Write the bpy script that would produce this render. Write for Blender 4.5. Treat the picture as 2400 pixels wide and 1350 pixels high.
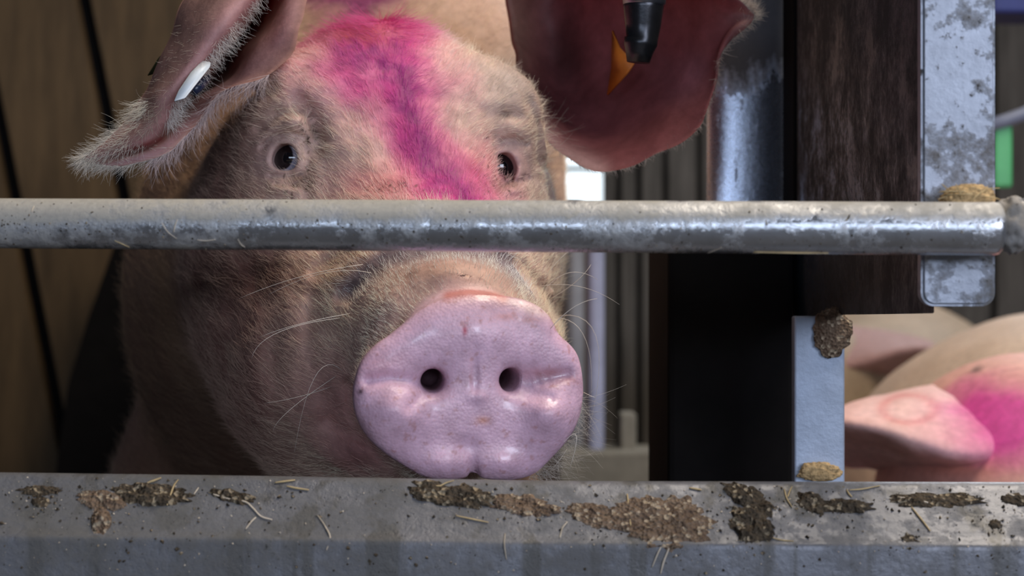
import bpy, bmesh, math, random
import numpy as np
from mathutils import Vector, Matrix

for o in list(bpy.data.objects):
    bpy.data.objects.remove(o)
S = bpy.context.scene
C = S.collection
rng = np.random.default_rng(7)
random.seed(7)

# ------------------------------------------------------------------ camera, world, lights
ZC = 0.62                       # camera height
K = 0.51 / 2400 / 0.9           # tangent per pixel of the 2400 wide frame
cam_d = bpy.data.cameras.new('camera')
cam = bpy.data.objects.new('camera', cam_d); C.objects.link(cam)
cam.location = (0, 0, ZC); cam.rotation_euler = (math.pi/2, 0, 0)
cam_d.sensor_width = 36; cam_d.lens = 36 / (2400*K)
cam_d.clip_start = 0.05; cam_d.clip_end = 60
cam_d.dof.use_dof = True; cam_d.dof.focus_distance = 1.0; cam_d.dof.aperture_fstop = 9.0
S.camera = cam
S.view_settings.view_transform = 'Standard'
S.view_settings.look = 'None'
S.view_settings.gamma = 1
S.view_settings.use_curve_mapping = False
S.view_settings.exposure = 0.0

w = bpy.data.worlds.new('world'); S.world = w; w.use_nodes = True
w.node_tree.nodes['Background'].inputs['Color'].default_value = (0.35, 0.42, 0.6, 1)
w.node_tree.nodes['Background'].inputs['Strength'].default_value = 0.045

def area(name, loc, target, sx, sy, power, col):
    l = bpy.data.lights.new(name, 'AREA'); l.shape = 'RECTANGLE'; l.size = sx; l.size_y = sy
    l.energy = power; l.color = col
    o = bpy.data.objects.new(name, l); C.objects.link(o); o.location = loc
    o.rotation_euler = (Vector(target)-Vector(loc)).to_track_quat('-Z', 'Y').to_euler()
    return o
area('aisle_window_light', (1.5, -1.5, 1.28), (0.0, 1.0, 0.6), 1.3, 0.9, 42, (0.74, 0.82, 1.0))
area('far_aisle_window_light', (-0.25, -2.5, 1.06), (0.1, 1.0, 0.7), 2.3, 0.36, 23, (0.66, 0.79, 1.0))
area('roof_light', (0.70, 1.02, 2.3), (0.2, 1.05, 0.6), 1.2, 0.9, 38, (1.0, 0.90, 0.76))
area('pen_window_light', (1.1, 3.2, 1.6), (0.3, 1.3, 0.75), 0.8, 0.8, 14, (0.9, 0.93, 1.0))

# ------------------------------------------------------------------ helpers
def P(u, v, Y):
    return np.array([(u-1200)*K*Y, Y, ZC+(675-v)*K*Y])
def UV(p):
    Y = np.maximum(p[..., 1], 1e-3)
    return p[..., 0]/(K*Y)+1200, 675-(p[..., 2]-ZC)/(K*Y)

def link(name, me, mat=None, parent=None, smooth=True):
    o = bpy.data.objects.new(name, me); C.objects.link(o)
    if mat is not None:
        for m in (mat if isinstance(mat, (list, tuple)) else [mat]):
            me.materials.append(m)
    if parent is not None: o.parent = parent
    if smooth and hasattr(me, 'polygons'):
        me.polygons.foreach_set('use_smooth', [True]*len(me.polygons))
    return o
def tag(o, label=None, cat=None, group=None, kind=None):
    if label: o['label'] = label
    if cat: o['category'] = cat
    if group: o['group'] = group
    if kind: o['kind'] = kind
    return o
def mesh(verts, faces):
    me = bpy.data.meshes.new('m'); me.from_pydata([tuple(map(float, v)) for v in verts], [], [tuple(map(int, f)) for f in faces]); me.update()
    return me
def bm_mesh(bm):
    me = bpy.data.meshes.new('m'); bmesh.ops.recalc_face_normals(bm, faces=bm.faces); bm.to_mesh(me); bm.free(); return me
def box(x0, x1, y0, y1, z0, z1, bev=0.0, seg=2, bm=None):
    own = bm is None
    b = bmesh.new()
    r = bmesh.ops.create_cube(b, size=1)
    for v in b.verts:
        v.co = Vector((x0+(v.co.x+.5)*(x1-x0), y0+(v.co.y+.5)*(y1-y0), z0+(v.co.z+.5)*(z1-z0)))
    if bev: bmesh.ops.bevel(b, geom=b.edges[:], offset=bev, segments=seg, affect='EDGES', profile=.5)
    me = bm_mesh(b)
    if own: return me
    bm.from_mesh(me); return bm
def tube(pts, radii, n=16, caps=True):
    pts = [np.asarray(p, float) for p in pts]
    if np.isscalar(radii): radii = [radii]*len(pts)
    vs = []; fs = []
    t0 = pts[1]-pts[0]; up = np.array([0, 0, 1.]) if abs(t0[2]) < .9*np.linalg.norm(t0) else np.array([1., 0, 0])
    for i, p in enumerate(pts):
        t = pts[min(i+1, len(pts)-1)]-pts[max(i-1, 0)]; t = t/np.linalg.norm(t)
        a = np.cross(t, up); a /= np.linalg.norm(a); b = np.cross(a, t); up = b
        for k in range(n):
            th = 2*math.pi*k/n
            vs.append(p+radii[i]*(math.cos(th)*a+math.sin(th)*b))
    for i in range(len(pts)-1):
        for k in range(n):
            fs.append((i*n+k, i*n+(k+1) % n, (i+1)*n+(k+1) % n, (i+1)*n+k))
    if caps:
        fs.append(tuple(range(n-1, -1, -1))); fs.append(tuple((len(pts)-1)*n+k for k in range(n)))
    return vs, fs

def vnoise(p, scale, seed=0):
    q = np.asarray(p)*scale+seed*17.31
    i = np.floor(q).astype(np.int64); f = q-i; f = f*f*(3-2*f)
    def h(x, y, z):
        n = (x*374761393+y*668265263+z*2147483647*3+seed*1013) & 0xffffffff
        n = ((n ^ (n >> 13))*1274126177) & 0xffffffff
        return ((n ^ (n >> 16)) & 0xffff)/65535.
    r = 0
    for dx in (0, 1):
        for dy in (0, 1):
            for dz in (0, 1):
                wgt = (f[..., 0] if dx else 1-f[..., 0])*(f[..., 1] if dy else 1-f[..., 1])*(f[..., 2] if dz else 1-f[..., 2])
                r = r+wgt*h(i[..., 0]+dx, i[..., 1]+dy, i[..., 2]+dz)
    return r
def fbm(p, scale, oct=3, seed=0):
    return sum(vnoise(p, scale*2**i, seed+i)*.5**i for i in range(oct))/sum(.5**i for i in range(oct))

# ------------------------------------------------------------------ materials
def newmat(name):
    m = bpy.data.materials.new(name); m.use_nodes = True
    nt = m.node_tree; return m, nt, nt.nodes['Principled BSDF']
def N(nt, t, **kw):
    n = nt.nodes.new(t)
    for k, v in kw.items(): setattr(n, k, v)
    return n
def ramp(nt, src, stops):
    r = N(nt, 'ShaderNodeValToRGB'); nt.links.new(src, r.inputs[0])
    e = r.color_ramp.elements
    while len(e) < len(stops): e.new(.5)
    for x, (pos, c) in zip(e, stops):
        x.position = pos; x.color = (c, c, c, 1) if np.isscalar(c) else (*c, 1)
    return r.outputs[0]
def noise(nt, scale, detail=4, rough=.6, vec=None, stretch=None, dist=0):
    if vec is None:
        vec = N(nt, 'ShaderNodeNewGeometry').outputs['Position']
    if stretch:
        mp = N(nt, 'ShaderNodeMapping'); mp.inputs['Scale'].default_value = stretch
        nt.links.new(vec, mp.inputs[0]); vec = mp.outputs[0]
    n = N(nt, 'ShaderNodeTexNoise'); n.inputs['Scale'].default_value = scale
    n.inputs['Detail'].default_value = detail; n.inputs['Roughness'].default_value = rough
    n.inputs['Distortion'].default_value = dist
    nt.links.new(vec, n.inputs['Vector']); return n.outputs['Fac']
def mix(nt, fac, a, b, blend='MIX'):
    m = N(nt, 'ShaderNodeMix', data_type='RGBA', blend_type=blend)
    for s, x in ((0, fac), (6, a), (7, b)):
        if isinstance(x, bpy.types.NodeSocket): nt.links.new(x, m.inputs[s])
        else: m.inputs[s].default_value = x if s == 0 else (*x, 1)
    return m.outputs[2]
def math_(nt, op, a, b=None, c=None, clamp=False):
    m = N(nt, 'ShaderNodeMath', operation=op); m.use_clamp = clamp
    for i, x in enumerate((a, b, c)):
        if x is None: continue
        if isinstance(x, bpy.types.NodeSocket): nt.links.new(x, m.inputs[i])
        else: m.inputs[i].default_value = x
    return m.outputs[0]
def bump(nt, bs, h, strength, dist):
    b = N(nt, 'ShaderNodeBump'); b.inputs['Strength'].default_value = strength; b.inputs['Distance'].default_value = dist
    nt.links.new(h, b.inputs['Height']); nt.links.new(b.outputs[0], bs.inputs['Normal'])

def metal_mat(name, base, mud, mud_lo, mud_hi, rough=.32, metallic=.85, speck=.62, grad=None, grad2=None, seedoff=0., stretch=(1, 1, 1), streak=0.):
    """steel with a film and specks of dried mud; mud shows where the noise exceeds mud_lo..mud_hi"""
    m, nt, bs = newmat(name)
    g = N(nt, 'ShaderNodeNewGeometry').outputs['Position']
    off = N(nt, 'ShaderNodeVectorMath', operation='ADD'); nt.links.new(g, off.inputs[0]); off.inputs[1].default_value = (seedoff, seedoff*.7, -seedoff)
    vec = off.outputs[0]
    big = noise(nt, 22, 6, .62, vec, stretch)
    fine = noise(nt, 260, 5, .7, vec)
    mid = noise(nt, 90, 5, .65, vec, stretch)
    v = math_(nt, 'ADD', math_(nt, 'ADD', math_(nt, 'MULTIPLY', big, .50), math_(nt, 'MULTIPLY', mid, .30)), math_(nt, 'MULTIPLY', fine, .20))
    if grad:   # (axis, from, to, amount) adds mud along an axis
        sx = N(nt, 'ShaderNodeSeparateXYZ'); nt.links.new(g, sx.inputs[0])
        mr = N(nt, 'ShaderNodeMapRange'); nt.links.new(sx.outputs[grad[0]], mr.inputs[0])
        mr.inputs[1].default_value = grad[1]; mr.inputs[2].default_value = grad[2]; mr.inputs[3].default_value = grad[3]; mr.inputs[4].default_value = grad[4]
        v = math_(nt, 'ADD', v, mr.outputs[0])
    if grad2:
        mr = N(nt, 'ShaderNodeMapRange'); nt.links.new(sx.outputs[grad2[0]], mr.inputs[0])
        for i_ in range(4): mr.inputs[i_+1].default_value = grad2[i_+1]
        v = math_(nt, 'ADD', v, mr.outputs[0])
    film = ramp(nt, v, [(mud_lo, 0.), (mud_hi, 1.)])
    sp = ramp(nt, math_(nt, 'ADD', math_(nt, 'MULTIPLY', fine, .7), math_(nt, 'MULTIPLY', mid, .3)), [(speck+.02, 0.), (speck+.07, 1.)])
    col = mix(nt, ramp(nt, noise(nt, 45, 4, .6, vec, stretch), [(.3, 0.), (.7, 1.)]), tuple(c*.75 for c in base), base)
    mudc = mix(nt, fine, tuple(c*.6 for c in mud), tuple(min(1, c*1.5) for c in mud))
    if streak:
        st = noise(nt, 60, 3, .6, vec, (1, 1, .04))
        col = mix(nt, math_(nt, 'MULTIPLY', ramp(nt, st, [(.52, 0.), (.62, 1.)]), streak), col, tuple(c*.8 for c in mud))
    col = mix(nt, math_(nt, 'MULTIPLY', film, .88), col, mudc)
    col = mix(nt, sp, col, tuple(c*.42 for c in mud))
    nt.links.new(col, bs.inputs['Base Color'])
    dirt = math_(nt, 'MAXIMUM', film, sp)
    nt.links.new(math_(nt, 'MULTIPLY', math_(nt, 'SUBTRACT', 1., dirt), metallic), bs.inputs['Metallic'])
    nt.links.new(math_(nt, 'ADD', math_(nt, 'MULTIPLY', dirt, .5), math_(nt, 'MULTIPLY_ADD', fine, .12, rough-.06)), bs.inputs['Roughness'])
    h = math_(nt, 'ADD', math_(nt, 'MULTIPLY', dirt, .6), math_(nt, 'MULTIPLY', fine, .5))
    bump(nt, bs, h, .5, .0012)
    return m

def plain(name, col, rough=.6, metallic=0., var=.25, scale=30, bumpd=.001, spec=.4, stretch=None):
    m, nt, bs = newmat(name)
    n = noise(nt, scale, 5, .65, None, stretch)
    c = mix(nt, ramp(nt, n, [(.3, 0.), (.7, 1.)]), tuple(max(0, x*(1-var)) for x in col), tuple(min(1, x*(1+var)) for x in col))
    nt.links.new(c, bs.inputs['Base Color']); bs.inputs['Roughness'].default_value = rough; bs.inputs['Metallic'].default_value = metallic
    bs.inputs['Specular IOR Level'].default_value = spec
    if bumpd: bump(nt, bs, n, .5, bumpd)
    return m

def skin_mat(name, ear=False):
    m, nt, bs = newmat(name)
    a = N(nt, 'ShaderNodeVertexColor', layer_name='skin').outputs['Color']
    wet = N(nt, 'ShaderNodeVertexColor', layer_name='wet')
    ws = N(nt, 'ShaderNodeSeparateColor'); nt.links.new(wet.outputs['Color'], ws.inputs[0])
    n1 = noise(nt, 120, 5, .65); n2 = noise(nt, 420, 4, .6)
    c = mix(nt, ramp(nt, n1, [(.3, 0.), (.7, 1.)]), (.80, .76, .74), (1.12, 1.10, 1.08))
    c = mix(nt, 1., a, c, 'MULTIPLY')
    c = mix(nt, math_(nt, 'MULTIPLY', ramp(nt, n2, [(.62, 0.), (.72, 1.)]), .22), c, (.25, .10, .07))
    nt.links.new(c, bs.inputs['Base Color'])
    nt.links.new(math_(nt, 'MULTIPLY_ADD', ws.outputs[0], -.20, .62), bs.inputs['Roughness'])
    bs.inputs['Specular IOR Level'].default_value = .45
    vo = N(nt, 'ShaderNodeTexVoronoi'); vo.inputs['Scale'].default_value = 620
    nt.links.new(N(nt, 'ShaderNodeNewGeometry').outputs['Position'], vo.inputs['Vector'])
    peb = math_(nt, 'MULTIPLY', vo.outputs['Distance'], math_(nt, 'MULTIPLY_ADD', ws.outputs[0], -.45, .10))
    h = math_(nt, 'ADD', math_(nt, 'MULTIPLY', math_(nt, 'ADD', math_(nt, 'MULTIPLY', n1, 1.2), math_(nt, 'MULTIPLY', n2, .35)), math_(nt, 'MULTIPLY_ADD', ws.outputs[0], -.78, 1.)), peb)
    bump(nt, bs, h, .45, .0011)
    if not ear:
        nt.links.new(math_(nt, 'MULTIPLY', ws.outputs[0], math_(nt, 'MULTIPLY_ADD', ramp(nt, noise(nt, 75, 4, .6), [(.52, 0.), (.60, 1.)]), .6, .08)), bs.inputs['Coat Weight']); bs.inputs['Coat Roughness'].default_value = .15
        bs.inputs['Subsurface Weight'].default_value = .12
        bs.inputs['Subsurface Radius'].default_value = (.008, .003, .002); bs.inputs['Subsurface Scale'].default_value = .6
    else:
        tr = N(nt, 'ShaderNodeBsdfTranslucent'); nt.links.new(mix(nt, 1., c, (1., .18, .2), 'MULTIPLY'), tr.inputs['Color'])
        mx = N(nt, 'ShaderNodeMixShader'); mx.inputs[0].default_value = .33
        out = nt.nodes['Material Output']
        nt.links.new(bs.outputs[0], mx.inputs[1]); nt.links.new(tr.outputs[0], mx.inputs[2]); nt.links.new(mx.outputs[0], out.inputs['Surface'])
    return m

def hair_mat(name):
    m, nt, bs = newmat(name)
    at = N(nt, 'ShaderNodeAttribute', attribute_name='hcol')
    nt.links.new(at.outputs['Color'], bs.inputs['Base Color'])
    bs.inputs['Roughness'].default_value = .45; bs.inputs['Specular IOR Level'].default_value = .35
    return m

M = {}
M['rail'] = metal_mat('galvanised rail steel', (.66, .66, .68), (.34, .31, .26), .44, .62, rough=.22, speck=.66, grad=(0, -.26, .2, .07, -.03), grad2=(2, .6498, .6535, -.07, .075))
M['ledge'] = metal_mat('galvanised trough steel', (.20, .20, .218), (.115, .108, .10), .46, .64, rough=.40, metallic=.35, speck=.60, grad=(0, -.28, .28, .09, -.05), seedoff=3.1, streak=.85)
M['post'] = metal_mat('pale galvanised bar', (.40, .425, .49), (.13, .115, .10), .47, .56, rough=.45, metallic=.4, speck=.585, seedoff=1.7, grad=(0, .18, .26, -.10, .07))
M['plate'] = metal_mat('dark stainless plate', (.10, .112, .135), (.032, .034, .034), .43, .56, rough=.38, metallic=.2, speck=.66, seedoff=5.2, stretch=(1, 1, .8))
M['column'] = metal_mat('bright stainless column', (.62, .68, .84), (.045, .042, .045), .52, .66, rough=.27, metallic=.9, speck=.72, seedoff=8.4, grad=(2, .755, .80, -.03, .30), stretch=(1.6, 1, .5))  # film thickened up top, painting the dark where the window reflection ends
M['bluebar'] = metal_mat('bluish galvanised bar', (.46, .53, .66), (.16, .13, .10), .66, .74, rough=.5, metallic=.35, speck=.72, seedoff=2.2)
M['weld'] = metal_mat('weld', (.45, .43, .42), (.20, .17, .13), .40, .6, rough=.5, metallic=.6, speck=.56)
M['darksteel'] = plain('dark drinker steel', (.05, .05, .055), .3, .8, .3, 60, .0004)
M['bandsteel'] = plain('drinker collar steel', (.22, .23, .26), .3, .9, .2, 60, .0003)
M['board'] = plain('brown stained board', (.110, .068, .032), .65, 0, .35, 14, .002, .3, (3, 3, .4))
M['joint'] = plain('dark joint and shade', (.006, .005, .005), .9, spec=.15)  # near-black of joints, also used for the painted shade by the neck
M['backboard'] = plain('dull brown back boards', (.13, .095, .08), .75, 0, .35, 16, .002, .2, (4, 4, .3))
M['greyboard'] = plain('grey brown pen boards', (.17, .15, .13), .75, 0, .4, 16, .002, .2, (4, 4, .3))
M['floor'] = plain('damp concrete', (.05, .045, .04), .6, 0, .4, 20, .003)
def mud_mat(name, c1, c2, c3):
    m, nt, bs = newmat(name)
    g = N(nt, 'ShaderNodeNewGeometry').outputs['Position']
    vo = N(nt, 'ShaderNodeTexVoronoi'); vo.inputs['Scale'].default_value = 520; nt.links.new(g, vo.inputs['Vector'])
    sc_ = N(nt, 'ShaderNodeSeparateColor'); nt.links.new(vo.outputs['Color'], sc_.inputs[0])
    n = noise(nt, 160, 5, .7)
    c = mix(nt, ramp(nt, n, [(.35, 0.), (.65, 1.)]), c1, c2)
    c = mix(nt, ramp(nt, sc_.outputs[0], [(.84, 0.), (.88, 1.)]), c, c3)
    c = mix(nt, ramp(nt, noise(nt, 420, 3, .7), [(.55, 0.), (.68, .8)]), c, tuple(x*.35 for x in c1))
    nt.links.new(c, bs.inputs['Base Color']); bs.inputs['Roughness'].default_value = .9; bs.inputs['Specular IOR Level'].default_value = .15
    bump(nt, bs, math_(nt, 'ADD', vo.outputs['Distance'], n), .9, .002)
    return m
M['mud'] = mud_mat('dried mud', (.045, .034, .024), (.13, .098, .066), (.34, .27, .18))
M['drymud'] = mud_mat('pale dried mud', (.13, .085, .058), (.27, .19, .13), (.46, .36, .25))
M['straw'] = plain('straw', (.52, .38, .19), .6, 0, .35, 90, .0003)
M['palestraw'] = plain('pale chaff', (.62, .52, .40), .6, 0, .35, 90, .0003)
M['sawdust'] = plain('straw heap', (.50, .34, .17), .85, 0, .5, 420, .002, .1)
M['whiteplastic'] = plain('white plastic', (.80, .84, .86), .35, 0, .06, 60, 0)
M['blueplastic'] = plain('dark blue plastic', (.015, .025, .06), .3, 0, .2, 60, 0)
M['blackplastic'] = plain('black and yellow plastic', (.03, .03, .012), .4, 0, .6, 60, 0)
M['orangeplastic'] = plain('orange plastic', (.55, .16, .02), .45, 0, .2, 60, 0)
M['skin'] = skin_mat('pig skin'); M['earskin'] = skin_mat('pig ear skin', True)
M['hair'] = hair_mat('bristle')

# ------------------------------------------------------------------ head frame of the near pig
YAW = math.radians(14)
O = P(1108, 905, .925)
EX = np.array([math.cos(YAW), math.sin(YAW), 0]); EY = np.array([-math.sin(YAW), math.cos(YAW), 0]); EZ = np.array([0, 0, 1.])
R = np.stack([EX, EY, EZ])             # rows: world -> local
def toL(p): return (np.asarray(p)-O) @ R.T
def toW(q): return np.asarray(q) @ R+O

# snout rim outline as seen face on, from pixel points on the disc plane
rim_px = [(1134,681),(1190,688),(1244,699),(1275,715),(1300,740),(1316,785),(1345,806),(1364,830),(1373,880),(1374,916),(1358,980),(1326,1037),(1298,1079),(1270,1112),(1240,1126),
          (1170,1131),(1113,1124),(1050,1130),(990,1122),(955,1100),(907,1064),(866,1020),(842,975),(832,930),(836,887),(850,845),(875,815),(917,786),(953,755),(999,715),(1049,690),(1100,681)]
camL = toL(np.array([0, 0, ZC]))
th_r = []
for (u, v) in rim_px:
    d = (P(u, v, 1.)-np.array([0, 0, ZC])) @ R.T
    t = -camL[1]/d[1]; q = camL+t*d
    th_r.append((math.atan2(q[2], q[0]), math.hypot(q[0], q[2])))
th_r.sort()
th_a = np.array([t for t, r in th_r]); r_a = np.array([r*(1+.03*math.cos(t)**2) for t, r in th_r])
th_ext = np.concatenate([th_a-2*np.pi, th_a, th_a+2*np.pi]); r_ext = np.concatenate([r_a]*3)
_t = np.linspace(-np.pi, np.pi, 361); _r = np.interp(_t, th_ext, r_ext)
_k = np.exp(-.5*(np.arange(-8, 9)/3.)**2); _k /= _k.sum()
_r = np.convolve(np.concatenate([_r[-9:-1], _r, _r[1:9]]), _k, 'valid')
def rimR(th): return np.interp(th, _t, _r)

def smin(a, b, k):
    h = np.clip(.5+.5*(b-a)/k, 0, 1); return b+(a-b)*h-k*h*(1-h)
def smax(a, b, k): return -smin(-a, -b, k)
def ell(p, c, r):
    q = p-np.array(c, dtype=p.dtype); r = np.array(r, dtype=p.dtype)
    k0 = np.sqrt(((q/r)**2).sum(-1)); k1 = np.sqrt(((q/(r*r))**2).sum(-1))+1e-6
    return k0*(k0-1)/k1
def cap(p, a, b, ra, rb):
    a = np.array(a, dtype=p.dtype); b = np.array(b, dtype=p.dtype); ba = b-a; pa = p-a
    h = np.clip((pa @ ba)/(ba @ ba), 0, 1)
    return np.sqrt(((pa-h[..., None]*ba)**2).sum(-1))-(ra+(rb-ra)*h)

EYES = []
for s in (-1, 1):
    c = np.array([-.0672, .196, .1285]) if s < 0 else np.array([.0585, .190, .1245]); n = np.array([-.42, -.9, .02]) if s < 0 else np.array([.16, -.985, .0]); n /= np.linalg.norm(n)
    side = np.cross(n, [0, 0, 1.]); side /= np.linalg.norm(side); up = np.cross(side, n)
    EYES.append((c, n, side, up, s))

# creases drawn where the photo has them: pixel polyline, depth (m), width (px)
CREASE = [
 ([(700,240),(728,262),(744,300),(748,345)], .0045, 20), ([(612,300),(650,268),(700,255)], .0025, 14),
 ([(615,345),(635,322),(680,312),(712,322)], .0016, 8), ([(636,412),(672,416),(705,409)], .0014, 8),
 ([(648,432),(690,436),(722,429)], .0014, 9), ([(716,340),(724,380),(718,420),(722,460)], .002, 13),
 ([(1170,335),(1200,326),(1235,338)], .0016, 9), ([(1160,320),(1168,380),(1178,440)], .0016, 13), ([(1178,422),(1205,428),(1235,419)], .0014, 9),
 ([(1180,270),(1196,262),(1215,275)], .002, 13),
 ([(815,690),(850,650),(900,612),(970,588),(1060,580),(1150,596),(1220,632),(1280,690),(1300,730)], .0042, 22),
 ([(740,640),(800,592),(880,560)], .002, 20),
 ([(822,900),(826,960),(850,1020),(890,1064),(935,1100),(955,1125)], .0022, 17),
 ([(770,985),(805,1012),(845,1030),(868,1035)], .0012, 14),
 ([(735,700),(722,800),(740,900),(770,985)], .002, 22), ([(600,640),(640,760),(650,900)], .002, 30),
 ([(640,210),(560,232),(480,262)], .003, 14), ([(1240,240),(1262,300),(1268,380)], .003, 14),
]
BULGE = [((690,285), 28, 20, .004), ((668,440), 30, 16, .003), ((1205,300), 26, 22, .004), ((800,330), 50, 60, .004), ((1110,330), 50, 60, .003),
         ((900,700), 60, 40, .002), ((1200,650), 40, 30, .002), ((1040,632), 70, 30, .003), ((800,1060), 45, 40, .004), ((1205,446), 24, 12, .002)]
DISC = [((925,965), 62, 60, .0065), ((1290,970), 48, 58, .0065), ((1010,892), 62, 42, -.0035), ((1235,895), 62, 42, -.004), ((1110,1105), 12, 34, -.0022), ((1113,880), 9, 60, -.0012), ((1120,780), 90, 50, .002),
        ((1098,1045), 26, 20, -.0014), ((1040,1085), 40, 28, .002), ((1185,1085), 45, 28, .002), ((1118,930), 20, 14, .0012)]
FURROW = [([(868,893),(915,888),(960,893),(1000,905)], .0035, 15), ([(1240,893),(1290,886),(1325,878)], .0035, 15), ([(985,930),(960,955)], .002, 14), ([(1240,920),(1290,935)], .0025, 16)]

def segdist(u, v, pl):
    d = np.full(u.shape, 1e9)
    for (a, b), (c, e) in zip(pl[:-1], pl[1:]):
        bx, by = c-a, e-b; h = np.clip(((u-a)*bx+(v-b)*by)/(bx*bx+by*by), 0, 1)
        d = np.minimum(d, np.hypot(u-a-h*bx, v-b-h*by))
    return d

# trunk anchor points (world) of the near pig
def L_(x, y, z): return toL(np.array([x, y, z]))
def sdf_pig(p, detail=True):
    x, y, z = p[..., 0], p[..., 1], p[..., 2]
    d = ell(p, (-.004, .262, .116), (.087, .112, .107))
    for s in (-1, 1):
        d = smin(d, ell(p, (s*.052, .208, .158), (.040, .036, .036)), .03)
        d = smin(d, ell(p, (s*.052-.004, .215, .009), (.052, .105, .080)), .03)
        d = smin(d, ell(p, (s*.060-.004, .225, .085), (.032, .05, .05)), .03)
    d = smin(d, cap(p, (0, .21, .080), (0, .06, .010), .070, .050), .03)
    d = smin(d, ell(p, (0, .045, .030), (.038, .034, .037)), .014)
    d = smin(d, cap(p, (0, .22, -.035), (0, .065, -.020), .070, .036), .025)
    # neck and trunk
    nk = L_(-.135, 1.42, .62)
    d = smin(d, cap(p, (0, .31, .065), nk, .128, .160), .05)
    d = smin(d, ell(p, L_(-.150, 1.52, .61), (.160, .25, .262)), .06)
    d = smin(d, ell(p, L_(-.085, 1.58, .735), (.125, .20, .18)), .05)
    d = smin(d, ell(p, L_(-.180, 1.95, .60), (.195, .46, .262)), .08)
    d = smin(d, ell(p, L_(-.190, 2.28, .60), (.178, .22, .25)), .08)
    for s in (-1, 1):
        a = L_(-.155+s*.10, 1.50, .46); b = L_(-.155+s*.11, 1.47, .25); c = L_(-.155+s*.11, 1.49, .05); e = L_(-.155+s*.11, 1.46, .025)
        d = smin(d, cap(p, a, b, .075, .040), .04); d = smin(d, cap(p, b, c, .036, .026), .02); d = smin(d, cap(p, c, e, .030, .028), .015)
        a = L_(-.190+s*.10, 2.30, .50); b = L_(-.190+s*.12, 2.24, .34); c = L_(-.190+s*.12, 2.40, .21); e = L_(-.190+s*.12, 2.37, .05); f = L_(-.190+s*.12, 2.34, .025)
        d = smin(d, cap(p, a, b, .12, .065), .05); d = smin(d, cap(p, b, c, .055, .033), .03); d = smin(d, cap(p, c, e, .032, .026), .02); d = smin(d, cap(p, e, f, .030, .028), .015)
    # snout disc
    rho = np.sqrt(x*x+z*z); th = np.arctan2(z, x)
    yb = np.clip(y/.055, 0, 1)
    dr = rho-rimR(th)*(1-.13*np.clip((y-.004)/.02, 0, 1)*(1-.2*yb))
    front = -(y-.02*np.clip(z, 0, 1)+.0035*(1-(rho/.055)**2))
    disc = smax(smax(dr, front, .012), y-.050, .02)
    d = smin(d, disc, .008)
    # eyes: lids around the ball, almond opening cut in front
    for (c, n, side, up, s) in EYES:
        q = p-c; f = q @ n; a = q @ side; b = q @ up
        bb = np.sqrt((q*q).sum(-1))
        d = smin(d, bb-.0146, .010)
        op = (np.sqrt((a/(.0092 if s < 0 else .0064))**2+((b+.0004+15.*a*a)/.0082)**2+1e-9)-1)*.008
        op = smax(op, .004-f, .002)
        d = smax(d, -op, .0022)
    if detail:
        W = toW(p); u, v = UV(W)
        m = ((y < .32) & (y > .012) & (W[..., 1] < 1.26)).astype(float)
        add = 0
        for pl, dep, wd in CREASE: add = add+1.35*dep*np.exp(-(segdist(u, v, pl)/wd)**2)
        for (cu, cv), ru, rv, h in BULGE: add = add-h*np.exp(-((u-cu)/ru)**2-((v-cv)/rv)**2)
        d = d+add*m
        md = ((y < .014)).astype(float); add = 0
        for (cu, cv), ru, rv, h in DISC: add = add-1.35*h*np.exp(-((u-cu)/ru)**2-((v-cv)/rv)**2)
        for pl, dep, wd in FURROW: add = add+dep*np.exp(-(segdist(u, v, pl)/wd)**2)
        d = d+add*md
        d = d-.0016*(vnoise(p, 110., 3)-.5)*(y > .02)-.0035*(vnoise(p, 45., 5)-.5)*(y > .04)
    # nostrils
    for s in (-1, 1):
        a = (s*.0222+.0002, -.012, .0022); b = (s*.0165, .034, .004)
        d = smax(d, -cap(p, a, b, .0066, .0052), .005)
    return d

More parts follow.
